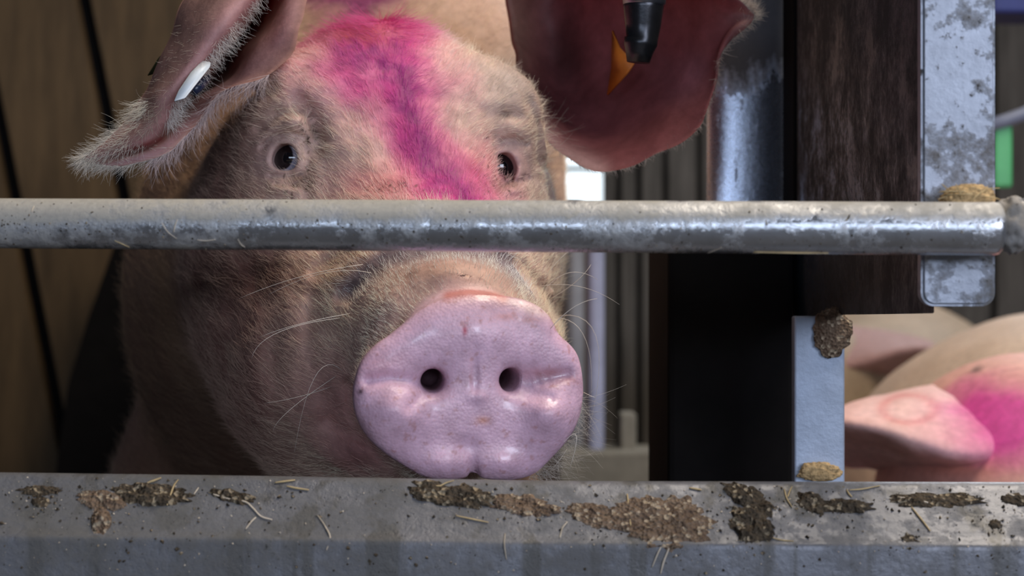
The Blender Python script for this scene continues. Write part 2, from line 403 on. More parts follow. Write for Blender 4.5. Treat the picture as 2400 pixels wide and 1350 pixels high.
def surface_nets(f, xs, ys, zs):
    X, Y_, Z = np.meshgrid(xs, ys, zs, indexing='ij')
    Pn = np.stack([X, Y_, Z], -1)
    val = np.empty(X.shape)
    for i in range(X.shape[0]): val[i] = f(Pn[i])
    ins = val < 0
    nx, ny, nz = (n-1 for n in X.shape)
    acc = np.zeros((nx, ny, nz, 3)); cnt = np.zeros((nx, ny, nz))
    def corner(a, dx, dy, dz): return a[dx:dx+nx, dy:dy+ny, dz:dz+nz]
    cs = [(i, j, k) for i in (0, 1) for j in (0, 1) for k in (0, 1)]
    for a in cs:
        for ax in range(3):
            if a[ax]: continue
            b = list(a); b[ax] = 1
            va, vb = corner(val, *a), corner(val, *b); pa, pb = corner(Pn, *a), corner(Pn, *b)
            cr = (va < 0) != (vb < 0)
            t = np.where(cr, va/np.where(cr, va-vb, 1), 0)[..., None]
            acc += np.where(cr[..., None], pa+(pb-pa)*t, 0); cnt += cr
    act = cnt > 0
    idx = -np.ones(act.shape, int); idx[act] = np.arange(act.sum())
    V = acc[act]/cnt[act][:, None]
    F = []
    for ax in range(3):
        sl0 = [slice(None)]*3; sl1 = [slice(None)]*3
        sl0[ax] = slice(0, -1); sl1[ax] = slice(1, None)
        ia, ib = ins[tuple(sl0)], ins[tuple(sl1)]
        o1, o2 = [k for k in range(3) if k != ax]
        E = np.argwhere(ia != ib)
        E = E[(E[:, o1] > 0) & (E[:, o2] > 0) & (E[:, o1] < ins.shape[o1]-1) & (E[:, o2] < ins.shape[o2]-1)]
        e = lambda d1, d2: idx[tuple((E-np.eye(3, dtype=int)[o1]*d1-np.eye(3, dtype=int)[o2]*d2).T)]
        q = np.stack([e(0, 0), e(1, 0), e(1, 1), e(0, 1)], 1)
        flip = ia[tuple(E.T)]
        if ax == 1: flip = ~flip
        q[~flip] = q[~flip][:, ::-1]
        F.append(q)
    return V, np.concatenate(F)

def project(f, V, it=3, eps=5e-4):
    V = V.copy()
    for _ in range(it):
        d = f(V); g = np.stack([(f(V+np.eye(3)[k]*eps)-f(V-np.eye(3)[k]*eps))/(2*eps) for k in range(3)], -1)
        g2 = np.maximum((g*g).sum(-1), .25)
        st = np.clip(d/g2, -.004, .004)
        V -= st[:, None]*g
    return V

def grid_axis(segs):
    out = [segs[0][0]]
    for a, b, h in segs:
        n = max(1, int(round((b-a)/h))); out += list(np.linspace(a, b, n+1)[1:])
    return np.array(out)

# ------------------------------------------------------------------ colour of skin and hair over the head
def gauss(u, v, cu, cv, ru, rv, ang=0):
    a = math.radians(ang); du = u-cu; dv = v-cv
    x = du*math.cos(a)+dv*math.sin(a); y = -du*math.sin(a)+dv*math.cos(a)
    return np.exp(-(x/ru)**2-(y/rv)**2)
def lerp(c, t, col): return c+(np.array(col)-c)*np.clip(t, 0, 1)[:, None]
def dye_masks(W):
    u, v = UV(W)
    n = fbm(W, 55, 3, 11); n2 = fbm(W, 160, 2, 21)
    line = [(836,-60,150),(842,40,135),(885,110,150),(915,170,125),(945,230,92),(962,300,80),(992,360,70),(1025,410,88),(1075,470,95)]
    dd = np.full(u.shape, 1e9)
    for (a, b, w1), (c, e, w2) in zip(line[:-1], line[1:]):
        bx, by = c-a, e-b; h = np.clip(((u-a)*bx+(v-b)*by)/(bx*bx+by*by), 0, 1)
        dd = np.minimum(dd, np.hypot(u-a-h*bx, v-b-h*by)/(w1+(w2-w1)*h))
    core = np.clip(1.25-dd*1.05+(n-.5)*1.1, 0, 1)
    halo = np.clip(1.75-dd*.95+(n-.5)*1.0, 0, 1)
    deep = np.clip(1.0-segdist(u, v, [(800,130),(930,150),(955,230),(985,330),(1030,400),(1090,450)])/55+(n2-.5)*1.6, 0, 1)
    low = gauss(u, v, 900, 430, 120, 45)+gauss(u, v, 1110, 410, 60, 70)
    redtop = gauss(u, v, 830, 75, 120, 42)
    return u, v, core, halo, deep, low, redtop, n, n2

def skin_color(W, hair=False):
    """albedo of the skin or of a bristle rooted at W (world)"""
    Q = toL(W); x, y, z = Q.T
    u, v, core, halo, deep, low, redtop, n, n2 = dye_masks(W)
    c = np.tile(np.array([.60, .40, .33]) if not hair else np.array([.80, .62, .47]), (len(W), 1))
    c = c*(.88+.24*fbm(W, 30, 3, 4))[:, None]
    # brownish, dirty sides of face and neck, with their shade painted in
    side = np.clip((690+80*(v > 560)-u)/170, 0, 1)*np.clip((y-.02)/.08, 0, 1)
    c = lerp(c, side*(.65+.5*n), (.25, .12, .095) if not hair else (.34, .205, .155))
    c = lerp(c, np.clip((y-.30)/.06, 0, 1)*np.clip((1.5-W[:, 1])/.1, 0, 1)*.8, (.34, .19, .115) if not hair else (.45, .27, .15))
    c = lerp(c, np.clip((y-.24)/.10, 0, 1)*np.clip((.09-z)/.12, 0, 1)*np.clip((1.5-W[:, 1])/.1, 0, 1)*.85, (.085, .045, .032) if not hair else (.12, .07, .045))  # shade on the lower neck, painted nearly black
    c = lerp(c, gauss(u, v, 640, 850, 130, 200)*.4*n, (.45, .22, .20))
    c = lerp(c, gauss(u, v, 1200, 190, 70, 80)*.6, (.42, .35, .31))
    # pink fleshy snout barrel, lips, lids
    sn = np.clip(1-np.abs(y-.035)/.05, 0, 1)
    c = lerp(c, sn*.5, (.64, .40, .35) if not hair else (.82, .72, .62))
    c = lerp(c, gauss(u, v, 1040, 635, 130, 40)*.75*(y < .09), (.72, .45, .37) if not hair else (.85, .80, .74))
    c = lerp(c, (gauss(u, v, 800, 960, 80, 120)+gauss(u, v, 860, 1070, 90, 50))*.6*(y < .13), (.68, .30, .30))
    c = lerp(c, np.exp(-(segdist(u, v, [(820,680),(900,612),(1050,578),(1160,598),(1290,700)])/26)**2)*.9*(y < .12)*(v > 560), (.19, .15, .175) if not hair else (.75, .72, .72))  # furrow's shade painted as a grey-mauve band
    for ec, *_ in EYES:
        de = np.linalg.norm(Q-ec, axis=1)
        c = lerp(c, np.exp(-((de-.014)/.010)**2)*.45, (.50, .36, .38))
    # dye
    pink = (.74, .22, .34) if not hair else (.86, .36, .48)
    mag = (.54, .022, .22) if not hair else (.68, .06, .32)
    dp = (.23, .010, .13) if not hair else (.36, .02, .22)
    face = (y > .11).astype(float)*(y < .36)*(v < 520)
    c = lerp(c, halo*face*.62, pink); c = lerp(c, np.minimum(low, 1)*face*.72*(.6+.6*n), (.70, .17, .22) if not hair else (.86, .34, .34))
    c = lerp(c, core*face*.92, mag); c = lerp(c, redtop*face*(.55 if hair else .9), (.42, .05, .07)); c = lerp(c, deep*core*face*.85, dp)
    c = lerp(c, (y > .30)*np.clip(1.6-np.hypot((u-825)/115, (v+40)/75)+(n-.5)*1.2, 0, 1)*.92, (.20, .02, .11))
    # mud specks around eyes and cheeks
    if not hair:
        sp = np.clip((fbm(W, 460, 3, 31)-.66)*12, 0, 1)
        area_ = gauss(u, v, 700, 430, 60, 40)+gauss(u, v, 735, 300, 30, 60)+gauss(u, v, 1190, 440, 60, 30)+gauss(u, v, 1150, 350, 40, 60)*.6+gauss(u, v, 600, 800, 250, 250)*.25+gauss(u, v, 930, 445, 60, 22)
        c = lerp(c, sp*np.minimum(area_*1.6, 1)*(y > .02), (.075, .035, .02))
        c = lerp(c, (gauss(u, v, 735, 295, 13, 45, -12)+gauss(u, v, 708, 425, 22, 18)+gauss(u, v, 1186, 268, 12, 9)+.8*gauss(u, v, 1178, 435, 14, 18)+.8*gauss(u, v, 1205, 430, 14, 10))*.85*(y > .1), (.10, .045, .028))
    else:
        c = lerp(c, (gauss(u, v, 735, 295, 15, 48, -12)+gauss(u, v, 708, 428, 26, 20)+gauss(u, v, 1186, 268, 14, 11)+.8*gauss(u, v, 1185, 438, 24, 16)+.8*gauss(u, v, 925, 442, 30, 14, -30))*.7*(y > .1), (.14, .07, .045))
    # disc
    if not hair:
        rr = np.hypot(x, z)/rimR(np.arctan2(z, x))
        dm = np.clip((.020-y)/.006, 0, 1)
        dc = np.tile(np.array([.68, .44, .56]), (len(W), 1))*(.92+.16*fbm(W, 60, 3, 8))[:, None]
        dc = lerp(dc, gauss(u, v, 1090, 640, 260, 60)*.8, (.80, .50, .42))
        dc = lerp(dc, np.exp(-(segdist(u, v, [(1050,692),(1100,684),(1160,690),(1180,700)])/12)**2)*.8, (.62, .20, .17))
        dc = lerp(dc, (gauss(u, v, 1188, 742, 30, 9)+gauss(u, v, 1240, 750, 20, 7))*.7, (.62, .28, .26))
        dc = lerp(dc, gauss(u, v, 1250, 725, 50, 16, 15)*.55, (.95, .74, .66))
        dc = lerp(dc, gauss(u, v, 1090, 775, 5.5, 11, 0)*1.0, (.42, .015, .05))
        dc = lerp(dc, gauss(u, v, 1132, 985, 17, 10)*.75, (.60, .24, .14))
        dc = lerp(dc, (gauss(u, v, 1275, 875, 42, 16)+gauss(u, v, 1330, 890, 25, 10))*.5*(.3+1.4*n2), (.38, .12, .10))
        dc = lerp(dc, gauss(u, v, 900, 855, 60, 22, -20)*.45*(.4+n), (.60, .22, .25))
        dc = lerp(dc, gauss(u, v, 845, 918, 6, 6), (.08, .03, .04))
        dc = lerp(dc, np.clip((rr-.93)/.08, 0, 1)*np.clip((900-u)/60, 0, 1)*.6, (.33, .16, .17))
        dc = lerp(dc, np.clip((fbm(W, 420, 2, 41)-.70)*10, 0, 1)*.5, (.45, .2, .18))
        hole = np.zeros(len(W))
        for s in (-1, 1):
            hole = np.maximum(hole, np.clip((y-.004)/.014, 0, 1)*(np.hypot(x-s*.020, z-.003) < .012))
        dc = lerp(dc, hole*.85, (.13, .05, .06))
        inh = np.zeros(len(W), bool)
        for s in (-1, 1): inh |= (np.hypot(x-s*.0195, z-.003) < .0105) & (y < .05)
        dm = np.where(inh, 1., dm)
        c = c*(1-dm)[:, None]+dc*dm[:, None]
        wet = dm*(1-hole)
    else:
        wet = np.zeros(len(W))
    return np.clip(c, .004, .95), wet

# ------------------------------------------------------------------ ear sheets
def catmull(Pt, n):
    Pt = np.asarray(Pt, float); m = len(Pt)
    ext = np.concatenate([[2*Pt[0]-Pt[1]], Pt, [2*Pt[-1]-Pt[-2]]])
    t = np.linspace(0, m-1, n); i = np.minimum(t.astype(int), m-2); f = (t-i).reshape((-1,)+(1,)*(Pt.ndim-1))
    p0, p1, p2, p3 = ext[i], ext[i+1], ext[i+2], ext[i+3]
    return .5*(2*p1+(p2-p0)*f+(2*p0-5*p1+4*p2-p3)*f**2+(3*p1-p0-3*p2+p3)*f**3)
def ear_sheet(rows, nr=64, nc=48, thick=.0032, wob=.0015, seed=1):
    g = np.array([[P(*c) for c in r] for r in rows])
    g = catmull(g, nr); g = catmull(g.transpose(1, 0, 2), nc).transpose(1, 0, 2)
    g = g+wob*(np.stack([vnoise(g, 60., seed+i) for i in range(3)], -1)-.5)*2
    du = np.gradient(g, axis=0); dv = np.gradient(g, axis=1)
    n = np.cross(du, dv); n /= np.maximum(np.linalg.norm(n, axis=-1, keepdims=True), 1e-9)
    c = np.linspace(-1, 1, nc)[None, :, None]; r = np.linspace(0, 1, nr)[:, None, None]
    t = thick*np.sqrt(np.clip(1-np.abs(c)**6, 0, 1))*np.clip((1.0-r)*12+.05, 0, 1)**.5*(1.3-.6*r)
    A = g+n*t*.5; B = g-n*t*.5
    V = np.concatenate([A.reshape(-1, 3), B.reshape(-1, 3)]); F = []; o = nr*nc
    I = np.arange(nr*nc).reshape(nr, nc)
    a, b, cc, d = I[:-1, :-1].ravel(), I[1:, :-1].ravel(), I[1:, 1:].ravel(), I[:-1, 1:].ravel()
    F = [np.stack([a, b, cc, d], 1), np.stack([d, cc, b, a], 1)+o]
    for L in (I[:, 0], I[-1, :], I[::-1, -1], I[0, ::-1]):
        F.append(np.stack([L[:-1], L[:-1]+o, L[1:]+o, L[1:]], 1))
    return V, np.concatenate(F), A, B, n

LEAR = [
 [(725,-40,1.12),(680,-70,1.15),(650,-90,1.26),(665,-100,1.09),(630,-120,1.065),(520,-150,1.12)],
 [(703,60,1.095),(655,45,1.12),(600,40,1.25),(565,45,1.065),(505,30,1.045),(430,0,1.09)],
 [(680,130,1.085),(590,125,1.12),(548,120,1.23),(505,118,1.06),(460,105,1.042),(402,85,1.08)],
 [(612,182,1.085),(545,190,1.12),(500,190,1.19),(455,180,1.055),(415,170,1.042),(368,150,1.075)],
 [(520,215,1.09),(475,235,1.11),(440,245,1.14),(415,235,1.055),(380,225,1.042),(330,225,1.07)],
 [(470,275,1.085),(430,290,1.09),(405,290,1.10),(395,285,1.06),(360,280,1.045),(305,268,1.065)],
 [(400,355,1.07),(370,350,1.07),(350,345,1.07),(340,335,1.055),(310,325,1.048),(265,312,1.055)],
 [(300,382,1.06),(280,378,1.06),(265,370,1.058),(255,362,1.054),(245,352,1.05),(228,345,1.05)],
 [(205,380,1.052),(200,378,1.052),(196,375,1.05),(193,372,1.05),(191,369,1.05),(192,366,1.05)]]
REAR = [
 [(1140,-170,1.23),(1180,-60,1.26),(1200,60,1.26),(1225,180,1.22),(1250,285,1.165)],
 [(1270,-220,1.17),(1290,-80,1.27),(1300,80,1.28),(1300,220,1.25),(1292,338,1.155)],
 [(1420,-220,1.15),(1420,-60,1.23),(1420,120,1.24),(1415,290,1.21),(1390,400,1.15)],
 [(1560,-120,1.15),(1560,-10,1.195),(1560,130,1.20),(1550,260,1.18),(1520,372,1.15)],
 [(1680,-28,1.145),(1672,30,1.165),(1662,110,1.17),(1655,190,1.165),(1646,285,1.15)],
 [(1735,2,1.15),(1730,30,1.157),(1722,60,1.157),(1705,85,1.155),(1688,130,1.155)],
 [(1770,36,1.153),(1770,42,1.154),(1769,47,1.154),(1766,52,1.154),(1762,58,1.154)]]

# ------------------------------------------------------------------ build the near pig
gx = grid_axis([(-.46, -.14, .02), (-.14, .12, .0032), (.12, .62, .02)])
gy = grid_axis([(-.012, .34, .0032), (.34, .62, .012), (.62, 1.75, .024)])
gz = grid_axis([(-.62, -.12, .02), (-.12, .26, .0032), (.26, .42, .012)])
V, F = surface_nets(lambda p: sdf_pig(p, False), gx, gy, gz)
me = mesh(V, F)
bm = bmesh.new(); bm.from_mesh(me)
def near_eye(q): return min(np.linalg.norm(np.array(q)-e[0]) for e in EYES)
bmesh.ops.subdivide_edges(bm, edges=[e for e in bm.edges if (lambda m: m.y < .30 and abs(m.x) < .12 and m.z > -.11)((e.verts[0].co+e.verts[1].co)/2)], cuts=1, use_grid_fill=True)
bmesh.ops.subdivide_edges(bm, edges=[e for e in bm.edges if (lambda m: (m.y < .075 and m.z > -.08) or (m.y > .14 and m.y < .25 and near_eye(m) < .034))((e.verts[0].co+e.verts[1].co)/2)], cuts=1, use_grid_fill=True)
bmesh.ops.triangulate(bm, faces=[f for f in bm.faces if len(f.verts) > 4])
bm.to_mesh(me); bm.free()
V = np.empty(len(me.vertices)*3); me.vertices.foreach_get('co', V); V = V.reshape(-1, 3)
V = project(sdf_pig, V, 6, 3e-4)
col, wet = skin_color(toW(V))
faces = [tuple(p.vertices) for p in me.polygons]
WV = toW(V); nbody = len(WV)
allV = [WV]; allC = [col]; allW = [wet]; base = nbody; earfaces = []
earinfo = []
for rows, seed in ((LEAR, 3), (REAR, 9)):
    ev, ef, A, B, nn = ear_sheet(rows, seed=seed)
    u, v = UV(ev); n = fbm(ev, 50, 3, 17)
    h = len(ev)//2
    side = np.arange(len(ev)) < h
    if rows is LEAR:
        inner = ~side if True else side
        c = np.tile(np.array([.45, .26, .22]), (len(ev), 1))
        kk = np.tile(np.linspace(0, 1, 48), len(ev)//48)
        c = lerp(c, np.exp(-((kk-.42)/.13)**2)*.85*(u > 420), (.09, .045, .035))  # shade inside the ear cavity, painted onto its deepest columns
        c = lerp(c, np.exp(-((kk-.70)/.07)**2)*.8, (.74, .42, .42))
        c = lerp(c, np.exp(-((kk-.12)/.10)**2)*.6, (.55, .32, .36))
        c = lerp(c, np.exp(-(segdist(u, v, [(275,362),(330,345),(378,325)])/7)**2)*.8, (.40, .08, .08))
    else:
        c = np.tile(np.array([.31, .10, .11]), (len(ev), 1))
        c = lerp(c, gauss(u, v, 1200, 90, 60, 170)*.9, (.42, .24, .17)); c = lerp(c, gauss(u, v, 1320, 120, 50, 130)*.85, (.07, .022, .022))
        c = lerp(c, gauss(u, v, 1610, 180, 60, 60)*.5, (.62, .28, .34))
        c = lerp(c, np.exp(-(segdist(u, v, [(1255,290),(1300,350),(1400,400)])/28)**2)*.9, (.58, .38, .38))
        c = lerp(c, gauss(u, v, 1760, 50, 40, 40)*.6, (.55, .33, .30))
    c = c*(.75+.5*n)[:, None]
    allV.append(ev); allC.append(c); allW.append(np.full(len(ev), .25))
    earfaces += [tuple(f) for f in (ef+base)]
    base += len(ev); earinfo.append((A, B, nn))
AV = np.concatenate(allV)
pigm = mesh(AV, faces+earfaces)
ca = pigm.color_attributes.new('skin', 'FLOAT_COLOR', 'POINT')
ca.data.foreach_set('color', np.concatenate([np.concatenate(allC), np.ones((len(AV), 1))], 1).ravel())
wa = pigm.color_attributes.new('wet', 'FLOAT_COLOR', 'POINT')
wv = np.concatenate(allW); wa.data.foreach_set('color', np.stack([wv, wv, wv, np.ones_like(wv)], 1).ravel())
pig = link('pig', pigm, [M['skin'], M['earskin']])
mi = np.zeros(len(pigm.polygons), int); mi[len(faces):] = 1
pigm.polygons.foreach_set('material_index', mi)
tag(pig, 'large pink pig resting its snout on the trough edge, magenta dye on its forehead', 'pig', 'pigs in the pen')

# eyeballs
def eye_mat(s):
    m, nt, bs = newmat('eye_surface_%s' % ('near' if s < 0 else 'far'))
    g = N(nt, 'ShaderNodeTexCoord').outputs['Object']
    nrm = N(nt, 'ShaderNodeVectorMath', operation='NORMALIZE'); nt.links.new(g, nrm.inputs[0])
    dt = N(nt, 'ShaderNodeVectorMath', operation='DOT_PRODUCT'); nt.links.new(nrm.outputs[0], dt.inputs[0])
    dirL = np.array([-.73, -.68, .08]) if s < 0 else np.array([.30, -.95, .0]); dirL /= np.linalg.norm(dirL)
    dt.inputs[1].default_value = tuple(dirL @ R)
    c0 = math.cos(math.radians(38 if s < 0 else 68))
    c = ramp(nt, dt.outputs['Value'], [(c0-.02, (.50, .46, .56)), (c0+.015, (.018, .010, .012)), (.99, (.004, .003, .004))])
    nt.links.new(c, bs.inputs['Base Color']); bs.inputs['Roughness'].default_value = .06
    bs.inputs['Coat Weight'].default_value = .5; bs.inputs['Coat Roughness'].default_value = .03
    return m
for (c, n, side, up, s) in EYES:
    b = bmesh.new(); bmesh.ops.create_uvsphere(b, u_segments=40, v_segments=24, radius=.0126)
    e = link('eye', bm_mesh(b), eye_mat(s), pig); e.location = tuple(toW(c))
    if s < 0: e['label'] = 'dark eye with pale white showing at its inner corner'
    else: e['label'] = 'glossy black eye with a small bright reflection'

# ------------------------------------------------------------------ hair
def hair_object(name, roots, dirs, lens, rad, cols, parent, npt=6, curl=.25, grav=0., seed=0):
    r = np.random.default_rng(seed)
    n = len(roots); k = np.linspace(0, 1, npt)[None, :, None]
    d = dirs/np.linalg.norm(dirs, axis=1, keepdims=True)
    rv = r.normal(size=(n, 3)); perp = np.cross(d, rv); perp /= np.linalg.norm(perp, axis=1, keepdims=True)
    L = lens[:, None, None]
    pts = roots[:, None, :]+d[:, None, :]*k*L+perp[:, None, :]*(k**2)*L*curl+np.array([0, 0, -1.])*(k**2)*L*grav
    hc = bpy.data.hair_curves.new(name); hc.add_curves([npt]*n)
    hc.attributes['position'].data.foreach_set('vector', pts.reshape(-1).astype(np.float32))
    ra = hc.attributes.get('radius') or hc.attributes.new('radius', 'FLOAT', 'POINT')
    rr = (rad if not np.isscalar(rad) else np.full(n, rad))[:, None]*(1-.75*k[:, :, 0])
    ra.data.foreach_set('value', rr.reshape(-1).astype(np.float32))
    at = hc.attributes.new('hcol', 'FLOAT_COLOR', 'CURVE')
    at.data.foreach_set('color', np.concatenate([cols, np.ones((n, 1))], 1).ravel().astype(np.float32))
    o = bpy.data.objects.new(name, hc); C.objects.link(o); o.parent = parent; hc.materials.append(M['hair'])
    return o
# roots on the body triangles that can be seen from the pen front
vc = WV
tris = []
for f in faces:
    tris.append(f[:3])
    if len(f) == 4: tris.append((f[0], f[2], f[3]))
T = np.array(tris)
ta, tb, tc = vc[T[:, 0]], vc[T[:, 1]], vc[T[:, 2]]
tn = np.cross(tb-ta, tc-ta); ar = np.linalg.norm(tn, axis=1)*.5; tn /= np.maximum(ar*2, 1e-12)[:, None]
cen = (ta+tb+tc)/3; cl = toL(cen)
gsd = (lambda p, e=1e-3: np.stack([(sdf_pig(p+np.eye(3)[k]*e, False)-sdf_pig(p-np.eye(3)[k]*e, False)) for k in range(3)], -1))
gr = gsd(cl) @ R; flipn = (gr*tn).sum(1) < 0; tn[flipn] *= -1
dens = np.full(len(T), 34e4)
dens[cl[:, 1] < .017] = 0
for s_ in (-1, 1): dens[(np.hypot(cl[:, 0]-s_*.0195, cl[:, 2]-.003) < .013) & (cl[:, 1] < .06)] = 0
view = cen-np.array([0, 0, ZC]); facing = -(tn*view).sum(1)/np.linalg.norm(view, axis=1)
dens *= np.clip((facing+.35)/.2, 0, 1)
uu, vv = UV(cen)
dens[(cl[:, 1] < .065) & (cl[:, 1] >= .017)] *= 1.1
dens[(cl[:, 1] > .40)] *= .25
dens[(cl[:, 1] > .75)] = 0
dens[(vv > 1190)] = 0
_band = np.exp(-(segdist(uu, vv, [(820,680),(900,612),(1050,580),(1160,600),(1290,700)])/22)**2)*(cl[:, 1] < .12)
dens *= 1-.55*_band
dens *= 1-.75*np.clip(gauss(uu, vv, 1050, 640, 120, 38)*1.3, 0, 1)*(cl[:, 1] < .07)
dens *= 1-.85*np.clip((gauss(uu, vv, 850, 1065, 80, 50)+gauss(uu, vv, 800, 960, 40, 90)*.5)*1.2, 0, 1)*(cl[:, 1] < .14)
dens[(vv < -120)] = 0
for ec, en, es, eu, s in EYES:
    q = cl-ec; a = q @ es; b = q @ eu
    dens[(np.sqrt(a*a+b*b) < .0120) & (np.linalg.norm(q, axis=1) < .021)] = 0
prob = dens*ar; NH = int(prob.sum())
pick = rng.choice(len(T), NH, p=prob/prob.sum())
r1 = np.sqrt(rng.random(NH))[:, None]; r2 = rng.random(NH)[:, None]
root = ta[pick]*(1-r1)+tb[pick]*r1*(1-r2)+tc[pick]*r1*r2
nrm = tn[pick]; rl = toL(root); ru, rv_ = UV(root)
# combing: back along the head, swirling outward around the brows and down the cheeks
flow = np.tile(EY*.9+EZ*.55, (NH, 1))
lat = np.sign(rl[:, 0]+.0)*np.clip(np.abs(rl[:, 0])/.08, 0, 1)
flow += (lat*.75)[:, None]*EX
fore = np.clip((rl[:, 2]-.10)/.08, 0, 1)
flow += fore[:, None]*(EZ*-.9-EY*.2+EX*.10)*np.clip(1-np.abs(rl[:, 0])/.07, 0, 1)[:, None]
crest = np.clip((rl[:, 2]-.195)/.03, 0, 1)*np.clip(1-np.abs(rl[:, 0])/.08, 0, 1)
flow += crest[:, None]*(EZ*-1.3-EY*.8)
chk = np.clip((.06-rl[:, 2])/.06, 0, 1)*np.clip((rl[:, 1]-.08)/.05, 0, 1)
flow += chk[:, None]*(EZ*.2-EX*.0)
tang = flow-nrm*(flow*nrm).sum(1, keepdims=True)
tang /= np.maximum(np.linalg.norm(tang, axis=1, keepdims=True), 1e-6)
lift = np.full(NH, .14); lift[rl[:, 1] < .06] = .8; lift += crest*.25
clump = np.stack([vnoise(root, 170., 51+i) for i in range(3)], -1)-.5
hd = tang+nrm*lift[:, None]+clump*.7+rng.normal(size=(NH, 3))*.10
ln = .0095*(.5+.8*rng.random(NH)); ln[rl[:, 1] < .065] *= .42; ln *= 1+crest*.9
ln *= 1+.5*np.clip((rl[:, 1]-.3)/.1, 0, 1)
nearEye = np.min([np.linalg.norm(rl-e[0], axis=1) for e in EYES], axis=0)
ln *= np.clip((nearEye-.012)/.020, .2, 1)
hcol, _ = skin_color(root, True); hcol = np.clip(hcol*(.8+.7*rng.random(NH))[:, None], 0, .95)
fur = hair_object('fur', root, hd, ln, .00006+.00005*rng.random(NH), hcol, pig, seed=1)
tag(fur, None, None, None, 'stuff'); fur['label'] = 'short blond bristles dyed magenta over the forehead'

# ear margin hair
er = []; ed = []; el = []; ec_ = []
def edge_hair(A, nn, col, outdir, n, l0, c, jitter=.5, r0=0, r1=1., push=0.):
    k = (r0+(r1-r0)*rng.random(n))*(A.shape[0]-1.001); i = k.astype(int); f = (k-i)[:, None]
    cc = np.clip(col+rng.integers(-2, 3, n), 0, A.shape[1]-1)
    p = A[i, cc]*(1-f)+A[i+1, cc]*f
    er.append(p); d = np.tile(np.array(outdir, float), (n, 1))+rng.normal(size=(n, 3))*jitter; d += push*nn[i, cc]
    ed.append(d); el.append(l0*(.4+.9*rng.random(n))); ec_.append(np.clip(np.tile(np.array(c, float), (n, 1))*(.6+.6*rng.random(n))[:, None], 0, .95))
A, B, nn = earinfo[0]
edge_hair(A, nn, 29, (.55, -.25, -.75), 1500, .011, (.85, .78, .72), .35, 0, .62)
edge_hair(A, nn, 38, (-.3, -.5, -.8), 800, .008, (.50, .40, .32), .4, 0, .7)
edge_hair(A, nn, 44, (-.55, -.3, -.75), 1000, .013, (.76, .68, .56), .35, .5, .72)
edge_hair(A, nn, 42, (-.35, -.4, -.9), 900, .007, (.55, .44, .34), .4, .1, .8)
edge_hair(A, nn, 1, (-.3, -.2, -.9), 900, .014, (.62, .50, .50), .35, .35, .8)
for cidx in (2, 10, 20, 30, 40, 46):
    edge_hair(A, nn, cidx, (-.75, -.2, -.45), 300, .010, (.76, .68, .58), .35, .72, 1.)
A, B, nn = earinfo[1]
for cidx in (1, 6, 12, 24, 40):
    edge_hair(A, nn, cidx, (.9, -.1, .35), 90, .008, (.70, .62, .55), .45, .80, 1.)
edge_hair(A, nn, 0, (.5, -.2, .8), 350, .008, (.60, .50, .45), .5, .45, 1.)
edge_hair(A, nn, 46, (.3, -.3, -.6), 900, .004, (.50, .42, .38), .5, .1, 1.)
edge_hair(A, nn, 44, (.5, -.5, .4), 60, .018, (.55, .5, .42), .6, 0., .2)
er = np.concatenate(er); ed = np.concatenate(ed); el = np.concatenate(el); ec_ = np.concatenate(ec_)
eh = hair_object('ear_hair', er, ed, el, .00009, ec_, pig, seed=3, curl=.35)
tag(eh, None, None, None, 'stuff'); eh['label'] = 'pale hair fringing the ears'

# long whiskers and the curly chin hairs
def surf(u, v):
    o0 = np.array([0, 0, ZC]); d = P(u, v, 1.)-o0; t = .85
    for _ in range(160):
        q = toL(o0+d*t); s = float(sdf_pig(q[None], False)[0])
        if s < .0004: return o0+d*t
        t += max(s*.6, .0008)
        if t > 1.5: break
    return None
wh = [((1275,668),(1300,620),(1370,560)), ((1270,690),(1330,640),(1400,655)), ((1262,672),(1360,672),(1452,714)), ((1290,700),(1350,660),(1385,620)),
      ((1300,745),(1370,790),(1385,930)), ((1290,770),(1345,720),(1400,700)), ((1368,920),(1385,928),(1396,932)), ((1310,740),(1400,800),(1375,1025)),
      ((870,640),(760,640),(630,690)), ((850,620),(700,650),(560,700)), ((820,735),(700,760),(610,790)), ((800,745),(650,780),(590,840)),
      ((805,872),(740,880),(690,1060)), ((780,905),(700,930),(620,945)), ((790,880),(680,960),(640,1010)), ((1310,1050),(1350,1020),(1335,1100)),
      ((1285,1110),(1310,1080),(1330,1050)), ((380,330),(395,350),(403,366))]
wv_, wf_ = [], []
def add_tube(acc_v, acc_f, pts, rad, n=5):
    v_, f_ = tube(pts, rad, n); o_ = len(acc_v); acc_v += v_; acc_f += [tuple(i+o_ for i in f) for f in f_]
whisk = []
for i, (a, b, c) in enumerate(wh):
    s = surf(*a)
    Y0 = s[1] if s is not None else (1.04 if i == 17 else .96)
    p0 = P(*a, Y0); p1 = P(*b, Y0-.008); p2 = P(*c, Y0-.004)
    t = np.linspace(0, 1, 12)[:, None]; pts = (1-t)**2*p0+2*t*(1-t)*(2*p1-.5*p0-.5*p2)+t**2*p2
    v_, f_ = tube(list(pts), list(.00018*(1-.6*t[:, 0])), 6)
    o = link('whisker', mesh(v_, f_), None, pig)
    whisk.append(o)
mw = plain('whisker', (.88, .80, .70), .4, 0, .1, 50, 0)
for o in whisk: o.data.materials.append(mw)
cr = []; cd = []; cll = []; cc_ = []
n = 230
tt = rng.random(n); ux = np.interp(tt, [0, .35, .7, 1], [1366, 1330, 1290, 1262]); vx = np.interp(tt, [0, .35, .7, 1], [930, 1030, 1085, 1122])
pr = np.array([P(a-8-20*rng.random(), b, .945+.02*rng.random()) for a, b in zip(ux, vx)])
